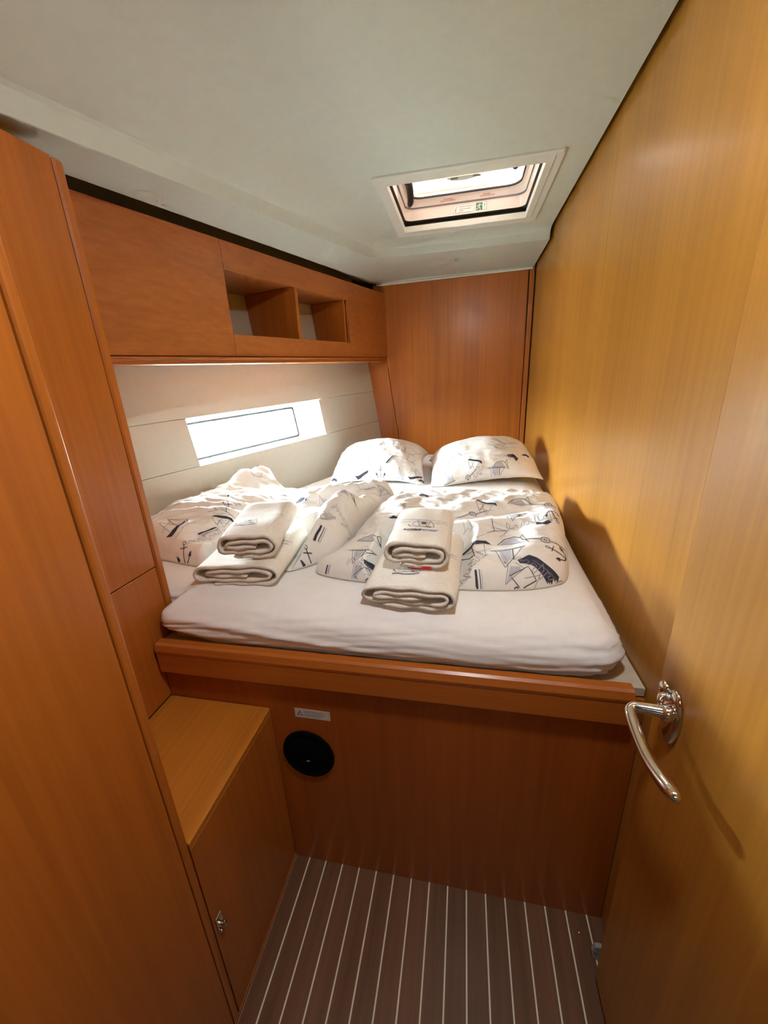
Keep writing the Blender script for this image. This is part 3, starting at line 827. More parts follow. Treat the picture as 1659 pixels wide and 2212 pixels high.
lathe('pin', [(0.0035, 0), (0.0035, 0.004), (0.002, 0.0055)], (XS + 0.003, 0.4155, 0.306), (1, 0, 0), M['chrome'], dk, 12)
sc_ = tag(empty('floor_stud', (0.325, 0.70, 0.0)), 'tiny steel stud set in the floor planks near the berth corner', 'stud')
lathe('dome', [(0.0035, 0.0), (0.0033, 0.0008), (0.002, 0.0017), (0.0005, 0.002)], (0.3235, 0.695, 0.0), (0, 0, 1), M['chrome'], sc_, 14)

# ================================================================== BED LINEN
def bed(y): return 0.885 + 0.03 * (y - 0.75)

def star_surface(outline, center, nt, rs, zfun, curve=True, start_dense=0):
    """outline: closed list of Vector2 points; returns grid points (ring by ring) of r*(B-c)+c with z from zfun"""
    loop = resample(outline, nt, True)
    return loop

def point_seg_dist(p, loop):
    best = 9
    n = len(loop)
    for i in range(n):
        a, b = loop[i], loop[(i + 1) % n]
        ab = b - a
        t = max(0, min(1, (p - a).dot(ab) / max(1e-12, ab.length_squared)))
        d = (a + ab * t - p).length_squared
        if d < best: best = d
    return math.sqrt(best)

import numpy as np
def dist_field(P, loop):
    """distance of 2D points P (n,2) to closed polyline loop"""
    A = np.array([(q.x, q.y) for q in loop]); B = np.roll(A, -1, 0)
    AB = B - A; L2 = (AB ** 2).sum(1) + 1e-12
    best = np.full(len(P), 9.0)
    for k in range(len(A)):
        t = np.clip(((P - A[k]) @ AB[k]) / L2[k], 0, 1)
        d = np.hypot(*(P - (A[k] + t[:, None] * AB[k])).T)
        best = np.minimum(best, d)
    return best

# ---- mattress
out_pts = []
def rc(p, prev, nxt, r, n=6):
    p, a, b = Vector(p), Vector(prev), Vector(nxt)
    d1 = (a - p).normalized(); d2 = (b - p).normalized()
    s, e = p + d1 * r, p + d2 * r
    for k in range(n + 1):
        t = k / n
        out_pts.append(s * (1 - t) ** 2 + p * 2 * t * (1 - t) + e * t * t)
poly = [((XL + 0.024, 0.746), 0.025), ((0.345, 0.748), 0.075), ((0.350, 1.2), 0.1), ((0.384, 2.0), 0.1), ((0.384, 2.648), 0.04), ((hull_x(2.648, 0.9) + 0.012, 2.648), 0.04), ((hull_x(0.845, 0.85) + 0.02, 0.845), 0.06), ((XL + 0.022, 0.842), 0.012)]
for i, (p, r) in enumerate(poly):
    rc(p, poly[i - 1][0], poly[(i + 1) % len(poly)][0], r)
mloop = resample(out_pts, 620, True)
def loop_normals(loop):
    n = len(loop); out = []
    for i in range(n):
        t = (loop[(i + 1) % n] - loop[i - 1]).normalized()
        out.append(Vector((-t.y, t.x)))       # inward for a counter-clockwise loop
    return out
area = sum(mloop[i - 1].x * mloop[i].y - mloop[i].x * mloop[i - 1].y for i in range(len(mloop)))
if area < 0: mloop.reverse()
mnorm = loop_normals(mloop)
matt = tag(empty('mattress', (-0.3, 1.5, 0.765)), 'wide berth mattress in a white fitted sheet behind the lee board', 'mattress')
def mattress_shell(name, prof, mat, inset=0.0, lowcut=None, wrinkle=0.0, top=0.0):
    n = len(mloop); verts = []; c = Vector((-0.30, 1.62)); ZB = 0.7655
    for ins, fr in prof:
        for i, p in enumerate(mloop):
            t_in = ins + inset
            q = p + mnorm[i] * min(t_in, 0.018)
            if t_in > 0.018:
                q = q.lerp(c, (t_in - 0.018) / max(0.3, (c - q).length))
            f = fr
            if lowcut:
                lo = lowcut(p); f = lo + (1 - lo) * fr
            z = ZB + (bed(q.y) - ZB) * f
            if wrinkle:
                front = smooth01((1.05 - p.y) / 0.25)
                side = smooth01((0.97 - fr) / 0.2) * 0.8 + 0.2
                corner = smooth01((p.x - 0.15) / 0.18)
                w = noise.noise(Vector((q.x * 2.2 + z * 6.0, q.y * 3, z * 62 + q.x * 5.0))) * 0.0075 + (1 - 2 * abs(noise.noise(Vector((q.x * 2.6, q.y * 3, z * 85 - q.x * 7.0 + 7))))) * 0.0032
                w2 = abs(noise.noise(Vector((q.x * 55.0, q.y * 55, z * 28)))) * 0.010 * corner * smooth01((1.0 - p.y) / 0.15)
                q = q - mnorm[i] * (w * front * side) + mnorm[i] * (w2 * side)
                z += noise.noise(Vector((q.x * 1.5, q.y * 20, 3))) * 0.0022 * front * fr
            verts.append(Vector((q.x, q.y, z)))
    rings = len(prof)
    last = prof[-1][0] + inset
    for k in range(1, 26):
        t = (k / 26) ** 0.9
        for i, p in enumerate(mloop):
            q = p + mnorm[i] * 0.018
            q = q.lerp(c, (last - 0.018) / max(0.3, (c - q).length)).lerp(c, t)
            z = bed(q.y) + top
            if wrinkle:
                z += noise.noise(Vector((q.x * 5, q.y * 7, 1.3))) * 0.0022 * (1 - t)
                fold = noise.noise(Vector((q.x * 1.6 + 4, (q.y + 0.1 * q.x) * 16, 2.0))) * 0.0030 * smooth01((1.0 - q.y) / 0.2)
                z += fold
            verts.append(Vector((q.x, q.y, z)))
        rings += 1
    verts.append(Vector((c.x, c.y, bed(c.y) + top)))
    faces = []
    for j in range(rings - 1):
        for i in range(n):
            faces.append((j * n + i, j * n + (i + 1) % n, (j + 1) * n + (i + 1) % n, (j + 1) * n + i))
    for i in range(n): faces.append(((rings - 1) * n + i, (rings - 1) * n + (i + 1) % n, len(verts) - 1))
    return mesh_obj(name, verts, faces, mat, matt, True)
def low(p):
    d = max(0.0, p.x - (XL + 0.018))
    if p.y < 0.79 and p.x < -0.3: return 0.20 * (1 - smooth01(d / 0.16))
    if p.x < XL + 0.05 and p.y < 0.9: return 0.20
    if p.x > 0.2 and p.y < 0.95: return 0.04 * smooth01((p.x - 0.2) / 0.1)
    return 0.0
mattress_shell('mattress_core', [(0.02, 0.0), (0.004, 0.06), (0.004, 0.5), (0.02, 0.72), (0.05, 0.82)], M['core'], 0.012, top=-0.02)
sheet_prof = [(p.x, p.y) for p in catmull([Vector((a_, b_, 0)) for a_, b_ in ((0.030, 0.03), (0.014, 0.0), (0.014, 0.08), (-0.003, 0.19), (-0.011, 0.32), (-0.012, 0.45), (-0.008, 0.58), (0.002, 0.70), (0.016, 0.80), (0.034, 0.88), (0.055, 0.94), (0.08, 0.975), (0.11, 0.995), (0.15, 1.0))], 44)]
mattress_shell('fitted_sheet', sheet_prof, M['sheet'], 0.0, low, 1.0)

# ---- prints: strokes and fills laid on a cloth surface S(a, b) -> (point, normal)
INKS = [M['ink'], M['greyink'], M['paleink'], M['blueink'], M['red'], M['cotton']]
class Print:
    def __init__(s, S, lift=0.0009): s.S, s.lift, s.v, s.f, s.m = S, lift, [], [], []
    def pt(s, a, b, k=1.0):
        r = s.S(a, b)
        return None if r is None else r[0] + r[1] * (s.lift * k)
    def face(s, q, ink):
        P = [s.v[i] for i in q]
        if any(p is None for p in P): return
        if max((P[i] - P[i - 1]).length for i in range(4)) > 0.035: return
        s.f.append(q); s.m.append(ink)
    def stroke(s, pts, w, ink=0, step=0.004, k=1.0):
        P = []
        for p, q in zip(pts, pts[1:]):
            p, q = Vector(p), Vector(q)
            n = max(1, int((q - p).length / step))
            for i in range(n): P.append(p.lerp(q, i / n))
        P.append(Vector(pts[-1]))
        b0 = len(s.v)
        for i, p in enumerate(P):
            t = (P[min(i + 1, len(P) - 1)] - P[max(0, i - 1)])
            t = t.normalized() if t.length > 1e-9 else Vector((1, 0))
            n = Vector((-t.y, t.x)) * w / 2
            s.v.append(s.pt(*(p - n), k)); s.v.append(s.pt(*(p + n), k))
        for i in range(len(P) - 1):
            s.face((b0 + 2 * i, b0 + 2 * i + 2, b0 + 2 * i + 3, b0 + 2 * i + 1), ink)
    def band(s, up, lo, ink=0, n=14, mrows=5, k=1.0):
        U = resample([Vector(p) for p in up], n); L = resample([Vector(p) for p in lo], n)
        b0 = len(s.v)
        for j in range(mrows + 1):
            for i in range(n): s.v.append(s.pt(*U[i].lerp(L[i], j / mrows), k))
        for j in range(mrows):
            for i in range(n - 1):
                a = b0 + j * n + i
                s.face((a, a + 1, a + n + 1, a + n), ink)
    def compact(s):
        used = sorted({i for q in s.f for i in q}); new = {o: n for n, o in enumerate(used)}
        s.v = [s.v[i] for i in used]; s.f = [tuple(new[i] for i in q) for q in s.f]
    def build(s, name, parent):
        s.compact()
        if not s.f: return None
        o = mesh_obj(name, s.v, s.f, None, parent, True, INKS, s.m)
        return o

def xf(pts, x, y, rot, sc, flip=False):
    c, s_ = math.cos(rot), math.sin(rot)
    return [(x + (c * (-a if flip else a) - s_ * b) * sc, y + (s_ * (-a if flip else a) + c * b) * sc) for a, b in pts]
def arc(cx_, cy_, r, a0, a1, n=12, ry=None):
    return [(cx_ + r * math.cos(math.radians(lerp(a0, a1, i / n))), cy_ + (ry or r) * math.sin(math.radians(lerp(a0, a1, i / n)))) for i in range(n + 1)]
def squiggle(n, seed, amp=0.28):
    rnd = random.Random(seed); pts = []; x = 0
    for i in range(n):
        h = amp * rnd.choice((0.5, 0.55, 1.15, 0.6))
        pts += [(x, 0), (x + 0.09, h), (x + 0.15, h * 0.7), (x + 0.10, 0.02), (x + 0.2, -0.02 if rnd.random() > .2 else -amp * .6)]
        x += 0.22
    return pts
# each motif: list of ('s', pts, width, ink) or ('b', upper, lower, ink); unit = 1 cloth-scale
def motif(kind, seed=0):
    if kind == 'anchor':
        return [('s', [(0, -0.42), (0, 0.34)], 0.07, 0), ('s', arc(0, 0.42, 0.08, 0, 360, 12), 0.045, 0), ('s', [(-0.2, 0.2), (0.2, 0.2)], 0.06, 0), ('s', arc(0, -0.05, 0.38, 200, 340, 12), 0.07, 0),
                ('b', [(-0.46, -0.02), (-0.36, -0.07), (-0.28, -0.18)], [(-0.44, -0.24), (-0.36, -0.22), (-0.30, -0.2)], 0), ('b', [(0.46, -0.02), (0.36, -0.07), (0.28, -0.18)], [(0.44, -0.24), (0.36, -0.22), (0.30, -0.2)], 0)]
    if kind == 'boat':      # small sailing yacht
        return [('s', [(-0.5, -0.34), (0.52, -0.30)], 0.045, 0), ('s', [(-0.42, -0.42), (0.46, -0.40), (0.52, -0.30)], 0.03, 0), ('s', [(-0.02, -0.32), (0.04, 0.6)], 0.03, 0), ('s', [(0.04, 0.6), (0.44, -0.22), (0.0, -0.24)], 0.022, 1),
                ('s', [(0.0, 0.5), (-0.38, -0.26), (-0.02, -0.22)], 0.022, 1), ('b', [(0.06, 0.4), (0.2, 0.1)], [(0.04, -0.18), (0.3, -0.18)], 2), ('s', [(0.42, 0.2), (0.36, -0.3)], 0.02, 1)]
    if kind == 'trap':      # gaff sail hanging from double spar
        return [('s', [(-0.55, 0.38), (0.6, 0.46)], 0.05, 0), ('s', [(-0.42, 0.46), (0.66, 0.53)], 0.022, 1), ('s', [(-0.38, 0.36), (-0.14, -0.58), (0.5, 0.42)], 0.03, 0), ('s', [(0.2, 0.40), (0.18, -0.18)], 0.05, 0), ('b', [(-0.28, 0.34), (0.14, 0.38)], [(-0.14, -0.34), (0.10, -0.12)], 2),
                ('s', [(-0.2, 0.36), (-0.02, -0.3)], 0.022, 1), ('s', [(-0.16, -0.3), (-0.06, -0.36)], 0.06, 0), ('s', [(-0.1, 0.62), (0.2, 0.72), (0.24, 0.62)], 0.025, 1)]
    if kind == 'arch':      # bow seen end-on
        return [('s', [(-0.55, -0.25), (-0.25, 0.12), (0.1, 0.26), (0.3, 0.14), (0.55, -0.28)], 0.05, 0), ('s', [(-0.5, -0.25), (0.52, -0.24)], 0.025, 1), ('b', [(-0.38, -0.08), (0.1, 0.2)], [(-0.44, -0.22), (0.3, -0.22)], 2), ('s', [(0.3, 0.14), (0.42, 0.38), (0.5, -0.2)], 0.03, 0),
                ('s', [(-0.45, 0.3), (-0.3, 0.42), (-0.2, 0.34)], 0.022, 1)]
    if kind == 'bighull':   # big dark hull with white sails
        return [('b', [(-0.35, 0.42), (-0.05, 0.62), (0.2, 0.52), (0.72, 0.14)], [(-0.3, 0.3), (0.0, 0.30), (0.22, 0.1), (0.58, -0.3)], 0), ('s', [(-0.6, 0.3), (-0.7, -0.3), (-0.2, 0.15), (-0.4, 0.32)], 0.028, 1), ('b', [(-0.56, 0.2), (-0.3, 0.2)], [(-0.66, -0.24), (-0.3, 0.1)], 2),
                ('s', [(-0.6, -0.1), (-0.1, 0.22), (0.1, -0.1), (-0.3, -0.34), (-0.55, -0.12)], 0.03, 0), ('s', [(-0.2, -0.1), (0.2, 0.04), (0.0, -0.36)], 0.024, 1), ('s', [(-0.66, -0.46), (-0.4, -0.3), (-0.2, -0.46), (0.05, -0.34)], 0.035, 0), ('s', [(0.1, -0.3), (0.36, -0.46), (0.42, -0.28)], 0.03, 1),
                ('s', [(0.05, 0.44), (0.6, 0.06)], 0.02, 1), ('s', [(0.58, -0.1), (0.72, -0.36)], 0.025, 1)]
    if kind == 'ship':
        return [('b', [(-0.5, 0.16), (-0.3, 0.05), (0.5, -0.02)], [(-0.42, -0.06), (-0.2, -0.12), (0.4, -0.14)], 0), ('s', [(-0.3, 0.08), (-0.1, 0.7), (0.2, 0.1)], 0.03, 1), ('s', [(0.05, 0.04), (0.2, 0.62), (0.46, 0.04)], 0.028, 0), ('s', [(-0.4, 0.36), (0.3, 0.5)], 0.022, 1), ('s', [(-0.5, -0.3), (0.1, -0.24), (0.5, -0.34)], 0.022, 1)]
    if kind == 'bars':
        return [('b', [(-0.30, -0.42), (0.28, 0.44)], [(-0.18, -0.46), (0.36, 0.40)], 0), ('s', [(-0.06, -0.46), (0.46, 0.36)], 0.05, 0), ('s', [(0.0, -0.5), (0.52, 0.3)], 0.02, 1)]
    if kind == 'knot':
        return [('s', [(-0.95, -0.3), (-0.2, -0.05)], 0.11, 1), ('s', arc(0, 0, 0.19, 0, 360, 16), 0.10, 1), ('s', arc(0, 0, 0.07, 0, 360, 8), 0.05, 0), ('s', [(0.2, 0.05), (0.9, 0.3)], 0.11, 1)]
    if kind == 'script':
        q = squiggle(7, seed)
        return [('s', [(x - 0.75, y) for x, y in q], 0.028, 1)]
    if kind == 'script69':
        q = squiggle(6, seed)
        return [('s', [(x - 0.35, y) for x, y in q], 0.030, 1), ('s', arc(-0.78, 0.02, 0.10, 0, 360, 12), 0.028, 1), ('s', [(-0.86, 0.08), (-0.78, 0.3), (-0.66, 0.36)], 0.028, 1), ('s', arc(-0.52, 0.2, 0.09, 0, 360, 12), 0.028, 1), ('s', [(-0.44, 0.2), (-0.46, -0.02), (-0.56, -0.16)], 0.028, 1)]
    if kind == 'lines':
        rnd = random.Random(seed)
        out = []
        for k in range(4):
            x0, y0 = (rnd.uniform(-.5, .1), rnd.uniform(-.4, .4)) if k == 0 else nxt
            a = rnd.uniform(-.3, .9)
            l = rnd.uniform(.35, .8)
            nxt = (x0 + l * math.cos(a) * .4, y0 + l * math.sin(a) * .4)
            if k % 2: a += 1.9
            out.append(('s', [(x0, y0), (x0 + l * math.cos(a) * .5, y0 + l * math.sin(a) * .5 + .04), (x0 + l * math.cos(a), y0 + l * math.sin(a))], rnd.uniform(.02, .045), rnd.choice((0, 1, 1))))
        return out
    if kind == 'dark':
        return [('b', [(-0.4, 0.1), (0.0, 0.3), (0.4, 0.02)], [(-0.3, -0.06), (0.06, 0.0), (0.3, -0.22)], 0), ('s', [(-0.55, -0.1), (-0.2, 0.1), (-0.1, -0.26)], 0.03, 1), ('s', [(0.3, -0.1), (0.6, -0.36)], 0.026, 1)]
    return []
def put(pr, kind, a, b, rot=0.0, sc=0.08, seed=0, flip=False):
    for it in motif(kind, seed):
        if it[0] == 's': pr.stroke(xf(it[1], a, b, math.radians(rot), sc, flip), max(0.0009, it[2] * sc * 0.62), it[3])
        else: pr.band(xf(it[1], a, b, math.radians(rot), sc, flip), xf(it[2], a, b, math.radians(rot), sc, flip), it[3], 18, 7, 0.9)

from mathutils.bvhtree import BVHTree
def bvh_of(o):
    me = o.data
    mw = o.matrix_world
    return BVHTree.FromPolygons([mw @ v.co for v in me.vertices], [tuple(p.vertices) for p in me.polygons])
def projector(bvh, O, theta, e1=Vector((1, 0, 0))):
    t = math.radians(theta)
    e2 = Vector((0, math.cos(t), math.sin(t)))
    D = e1.cross(e2) * -1
    last = [Vector(O), Vector((0, 0, 1))]
    def S(a, b):
        o = Vector(O) + e1 * a + e2 * b - D * 0.8
        loc, nrm, i, d = bvh.ray_cast(o, D)
        if loc is None or loc.z < bed(loc.y) + 0.006:
            return None
        if nrm.dot(D) > 0: nrm = -nrm
        return loc, nrm
    return S

# ---- folded towels: a spiral of terry, open at the near end
TOWELS = {}
def towel(key, label, w, l, Hh, loc, rz, pitch, roll, seed, loops=2, logo=None, red=False):
    Mx = Matrix.Translation(Vector(loc)) @ Matrix.Rotation(math.radians(rz), 4, 'Z') @ Matrix.Rotation(math.radians(pitch), 4, 'X') @ Matrix.Rotation(math.radians(roll), 4, 'Y')
    root = empty('folded_towel', (0, 0, 0))
    root.matrix_world = Mx
    bpy.context.view_layer.update()
    tag(root, label, 'towel', 'folded cream towels on the bed')
    t = Hh * 0.155
    a = w / 2
    cps = [(-0.55 * a, t * 0.52), (0.2 * a, t * 0.5), (0.72 * a, t * 0.55), (0.96 * a, Hh * 0.30), (a * 0.985, Hh * 0.62), (0.80 * a, Hh - t * 0.6), (0.3 * a, Hh - t * 0.5), (-0.4 * a, Hh - t * 0.55), (-0.84 * a, Hh * 0.90 - t * 0.4),
           (-a * 0.985, Hh * 0.52), (-0.86 * a, t * 1.7), (-0.3 * a, t * 1.75), (0.35 * a, t * 1.7), (0.74 * a, t * 2.1), (0.84 * a, Hh * 0.56), (0.66 * a, Hh - t * 1.85), (0.1 * a, Hh - t * 1.95), (-0.5 * a, Hh - t * 2.1), (-0.74 * a, Hh * 0.52), (-0.5 * a, t * 3.0), (0.3 * a, t * 3.05)]
    path = resample(catmull([Vector((x, z, 0)) for x, z in cps], 260), 150)
    n = len(path); th = t * 0.42
    L, Rr = [], []
    for i, p in enumerate(path):
        tg = (path[min(i + 1, n - 1)] - path[max(0, i - 1)]).normalized()
        nn = Vector((-tg.y, tg.x, 0))
        e = min(1.0, min(i, n - 1 - i) / 3.0)
        e = math.sqrt(max(0.05, e))
        wob = noise.noise(Vector((i * 0.13, seed, 0.5))) * t * 0.10
        L.append(p + nn * (th * e + wob)); Rr.append(p - nn * (th * e - wob))
    sec = L + Rr[::-1]
    m = len(sec)
    ny = 46
    verts, faces = [], []
    for j in range(ny + 1):
        f = j / ny
        y = l * f
        k = max(0.0, (y - (l - Hh * 0.62)) / (Hh * 0.62))
        sz = math.sqrt(max(0.0, 1 - k * k)) * 0.93 + 0.07
        sx = 1 - 0.11 * k ** 2.5
        for i, p in enumerate(sec):
            zc = Hh * 0.40
            z = zc + (p.y - zc) * sz
            x = p.x * sx
            sag = noise.noise(Vector((x * 9, y * 9, seed * 3.1))) * 0.0045 * (0.3 + max(0, p.y) / Hh)
            fx = noise.noise(Vector((seed, y * 14, p.y * 20))) * 0.003
            lip = 0.0022 * math.sin(i * 0.55 + seed) if j == 0 else 0
            micro = noise.noise(Vector((x * 300, y * 300, p.y * 300 + seed))) * 0.0006
            verts.append(Vector((x + fx, y + lip + noise.noise(Vector((i * 0.05, seed * 2, 0))) * 0.006 * (1 - f), z + sag + micro)))
    for j in range(ny):
        for i in range(m):
            faces.append((j * m + i, (j + 1) * m + i, (j + 1) * m + (i + 1) % m, j * m + (i + 1) % m))
    for j in (0, ny):
        for i in range(n - 1):
            q = (j * m + i, j * m + i + 1, j * m + m - 2 - i, j * m + m - 1 - i)
            faces.append(q if j == 0 else q[::-1])
    body = mesh_obj('terry_body', [Mx @ v for v in verts], faces, M['terry'], root, True)
    bt = BVHTree.FromPolygons(verts, faces)
    Dn = Vector((0, 0, -1))
    last = [Vector((0, 0, Hh)), Vector((0, 0, 1))]
    def S(x, y):
        loc_, nrm, i, d = bt.ray_cast(Vector((x, y, 1)), Dn)
        if loc_ is None: return None
        if nrm.z < 0: nrm = -nrm
        return loc_, nrm
    pr, stripe = Print(S, 0.0010), Print(S, 0.0010)
    ys = l * 0.52
    for dy, ink, wd in ((0.0, 0, 0.0013), (-0.013, 1, 0.0011)):
        x = -a * 0.93
        while x < a * 0.93:
            x1 = min(a * 0.93, x + random.uniform(0.012, 0.035))
            stripe.stroke([(x, ys + dy), ((x + x1) / 2, ys + dy + random.uniform(-.0006, .0006)), (x1, ys + dy)], wd, 1 if ink else (0 if random.random() > .35 else 1), 0.004)
            x = x1 + 0.0008
    hem = Print(S, 0.0012)
    for k in range(int(w * 0.86 / 0.006)):
        x = -a * 0.86 + k * 0.006
        hem.stroke([(x, 0.006), (x + 0.001, 0.016)], 0.0018, 5, 0.003)
    if logo:
        lx, ly, ls, full = logo
        def q(pts): return [(lx + x * ls, ly + y * ls) for x, y in pts]
        pr.stroke(q([(-0.42, -0.02), (-0.36, 0.22), (-0.16, 0.5), (-0.2, 0.26), (-0.1, 0.02)]), 0.0018, 2 if not full else 1, 0.003)
        pr.stroke(q([(0.5, -0.06), (0.46, 0.2), (0.30, 0.48), (0.28, 0.2), (0.16, 0.02), (0.2, -0.08), (0.4, -0.08)]), 0.0018, 1, 0.003)
        pr.stroke(q([(0.18, -0.02), (0.26, -0.10), (0.42, -0.07)]), 0.0027, 0, 0.003)
        pr.stroke(q(arc(0.05, 0.22, 0.20, 20, 200, 12)), 0.0015, 2, 0.003); pr.stroke(q(arc(0.05, 0.22, 0.15, 0, 360, 16)), 0.0014, 2, 0.003)
        for k_ in range(7):
            a0 = k_ * 0.9
            pr.stroke(q([(0.06 + 0.03 * math.cos(a0), 0.22 + 0.03 * math.sin(a0)), (0.06 + 0.115 * math.cos(a0 + .2), 0.22 + 0.10 * math.sin(a0 + .2))]), 0.0032 * ls / 0.08, 0, 0.002)
        pr.stroke(q([(-0.6, 0.02), (-0.54, 0.03), (-0.58, 0.0), (-0.46, -0.12)]), 0.0020, 0, 0.003)
        pr.stroke(q([(x * 0.9 - 0.4, y * 0.35 - 0.1) for x, y in squiggle(4, seed)]), 0.0015, 1, 0.002)
        pr.stroke(q([(-0.42, -0.1), (0.0, -0.14), (0.55, -0.08)]), 0.0014, 2, 0.003)
        if full:
            pr.band(q([(-0.68, -0.30), (-0.2, -0.32), (0.06, -0.32)]), q([(-0.74, -0.44), (-0.2, -0.47), (-0.02, -0.46)]), 0, 12, 3)
            pr.band(q([(0.06, -0.32), (0.72, -0.30)]), q([(-0.0, -0.37), (0.68, -0.33)]), 3, 10, 2)
            GL = {'N': [[(0, 0), (0, 1), (.6, 0), (.6, 1)]], 'A': [[(0, 0), (.3, 1), (.6, 0)], [(.12, .35), (.48, .35)]], 'U': [[(0, 1), (0, .2), (.15, 0), (.45, 0), (.6, .2), (.6, 1)]], 'T': [[(0, 1), (.6, 1)], [(.3, 1), (.3, 0)]],
                  'I': [[(.3, 0), (.3, 1)]], 'C': [[(.6, .9), (.4, 1), (.12, .9), (0, .5), (.12, .1), (.4, 0), (.6, .1)]], 'L': [[(0, 1), (0, 0), (.55, 0)]], 'E': [[(.55, 1), (0, 1), (0, 0), (.55, 0)], [(0, .5), (.45, .5)]]}
            def word(txt, x0, x1, y0, h, ink, k):
                dx = (x1 - x0) / len(txt)
                for i_, ch in enumerate(txt):
                    for st_ in GL[ch]:
                        pr.stroke(q([(x0 + i_ * dx + gx * dx * 1.2 + gy * 0.02, y0 + gy * h) for gx, gy in st_]), 0.0015, ink, 0.002, k)
            word('NAUTIC', -0.64, -0.04, -0.435, 0.095, 5, 1.9)
            word('ALLIANCE', 0.06, 0.66, -0.45, 0.075, 3, 1.2)
        else:
            pr.stroke(q([(-0.6, -0.28), (-0.4, -0.22), (-0.1, -0.3), (0.3, -0.26), (0.5, -0.16)]), 0.0033, 0, 0.003)
    for P_, nm in ((stripe, 'woven_stripe'), (pr, 'logo_embroidery'), (hem, 'hem_stitching')):
        P_.v = [None if v is None else Mx @ v for v in P_.v]
        P_.build(nm, root)
    if red:
        o = prism('red_tag', [Mx @ Vector(p) for p in ((-0.014, -0.001, 0.004), (0.036, -0.001, 0.004), (0.036, -0.001, -0.0045), (-0.014, -0.001, -0.0045))], Mx.to_3x3() @ Vector((0, 0.003, 0)), M['red'], root)
    TOWELS[key] = (Mx, w, l, Hh)
    return root
towel('r0', 'large folded cream towel with rope emblem, under the smaller one, front centre of the bed', 0.222, 0.32, 0.058, (-0.122, 0.792, 0.8885), -2.5, 5.5, 0, 1.3, logo=(-0.012, 0.075, 0.062, False))
towel('r1', 'smaller folded cream towel with sail logo and banner, on top of the front centre stack', 0.152, 0.245, 0.068, (-0.108, 0.856, 0.9650), -1.0, 5.5, 0.0, 2.7, logo=(0.004, 0.095, 0.062, True), red=True)
towel('l0', 'larger folded cream towel with sun emblem, lower one of the stack nearest the window', 0.245, 0.275, 0.060, (-0.605, 0.848, 0.8885), 3.0, 6, -1.5, 4.1, logo=(-0.055, 0.10, 0.060, False))
towel('l1', 'smaller folded cream towel lying tilted on top of the stack nearest the window', 0.158, 0.255, 0.070, (-0.570, 0.872, 0.9625), 9.0, 7.0, -1.0, 5.2, logo=(-0.018, 0.075, 0.058, False))

def towel_limit(x, y, z):
    """cloth under a towel is pressed down to its underside"""
    for key in ('r0', 'l0'):
        Mx, w, l, Hh = TOWELS[key]
        inv = Mx.inverted()
        p = inv @ Vector((x, y, z))
        dx = max(0, abs(p.x) - w / 2 - 0.004); dy = max(0, -p.y - 0.004, p.y - l - 0.004)
        d = math.hypot(dx, dy)
        if d < 0.09:
            base = (Mx @ Vector((p.x, p.y, 0))).z - 0.004
            lim = base + (d * 1.2 if d < 0.02 else 0.024 + (d - 0.02) * 2.2)
            if z > lim: z = lim
    return z

# ---- duvets: puffy quilts with rounded hems, crumpled
def gline(x, y, a, b, w):
    a, b, p = Vector(a), Vector(b), Vector((x, y))
    ab = b - a
    t = max(0, min(1, (p - a).dot(ab) / ab.length_squared))
    d = (a + ab * t - p).length
    return math.exp(-(d / w) ** 2)
def duvet(name, label, ctrl, center, hfun, hem_r, nt=420, nr=74):
    loop = resample(catmull([Vector((*p, 0)) for p in ctrl], 900, True), nt, True)
    loop = [Vector((p.x, p.y)) for p in loop]
    c = Vector(center)
    rs = [1 - (1 - k / nr) ** 1.7 for k in range(1, nr + 1)]
    P = []
    for r in rs:
        for q in loop: P.append(c + (q - c) * r)
    arr = np.array([(p.x, p.y) for p in P])
    d = dist_field(arr, loop)
    verts = []
    for p, di in zip(P, d):
        k = min(1.0, di / hem_r)
        hem = math.sqrt(max(0.0, 1 - (1 - k) ** 2))
        z = bed(p.y) + 0.003 + hfun(p.x, p.y, di) * hem
        z = max(bed(p.y) + 0.002, towel_limit(p.x, p.y, z))
        verts.append(Vector((p.x, p.y, z)))
    # hem tucked under
    for q in loop:
        qq = c + (q - c) * (1 - 0.010 / max(0.1, (q - c).length))
        verts.append(Vector((qq.x, qq.y, bed(qq.y) + 0.001)))
    cz = bed(c.y) + 0.003 + hfun(c.x, c.y, 0.3)
    verts.append(Vector((c.x, c.y, towel_limit(c.x, c.y, cz))))
    faces = []
    ring = nr + 1
    for j in range(ring - 1):
        for i in range(nt):
            faces.append((j * nt + i, (j + 1) * nt + i, (j + 1) * nt + (i + 1) % nt, j * nt + (i + 1) % nt))
    for i in range(nt): faces.append((i, (i + 1) % nt, len(verts) - 1))
    root = tag(empty('duvet', (c.x, c.y, bed(c.y))), label, 'duvet', 'printed duvets on the berth')
    o = mesh_obj('quilted_cover', verts, faces, M['cotton'], root, True)
    return root, o

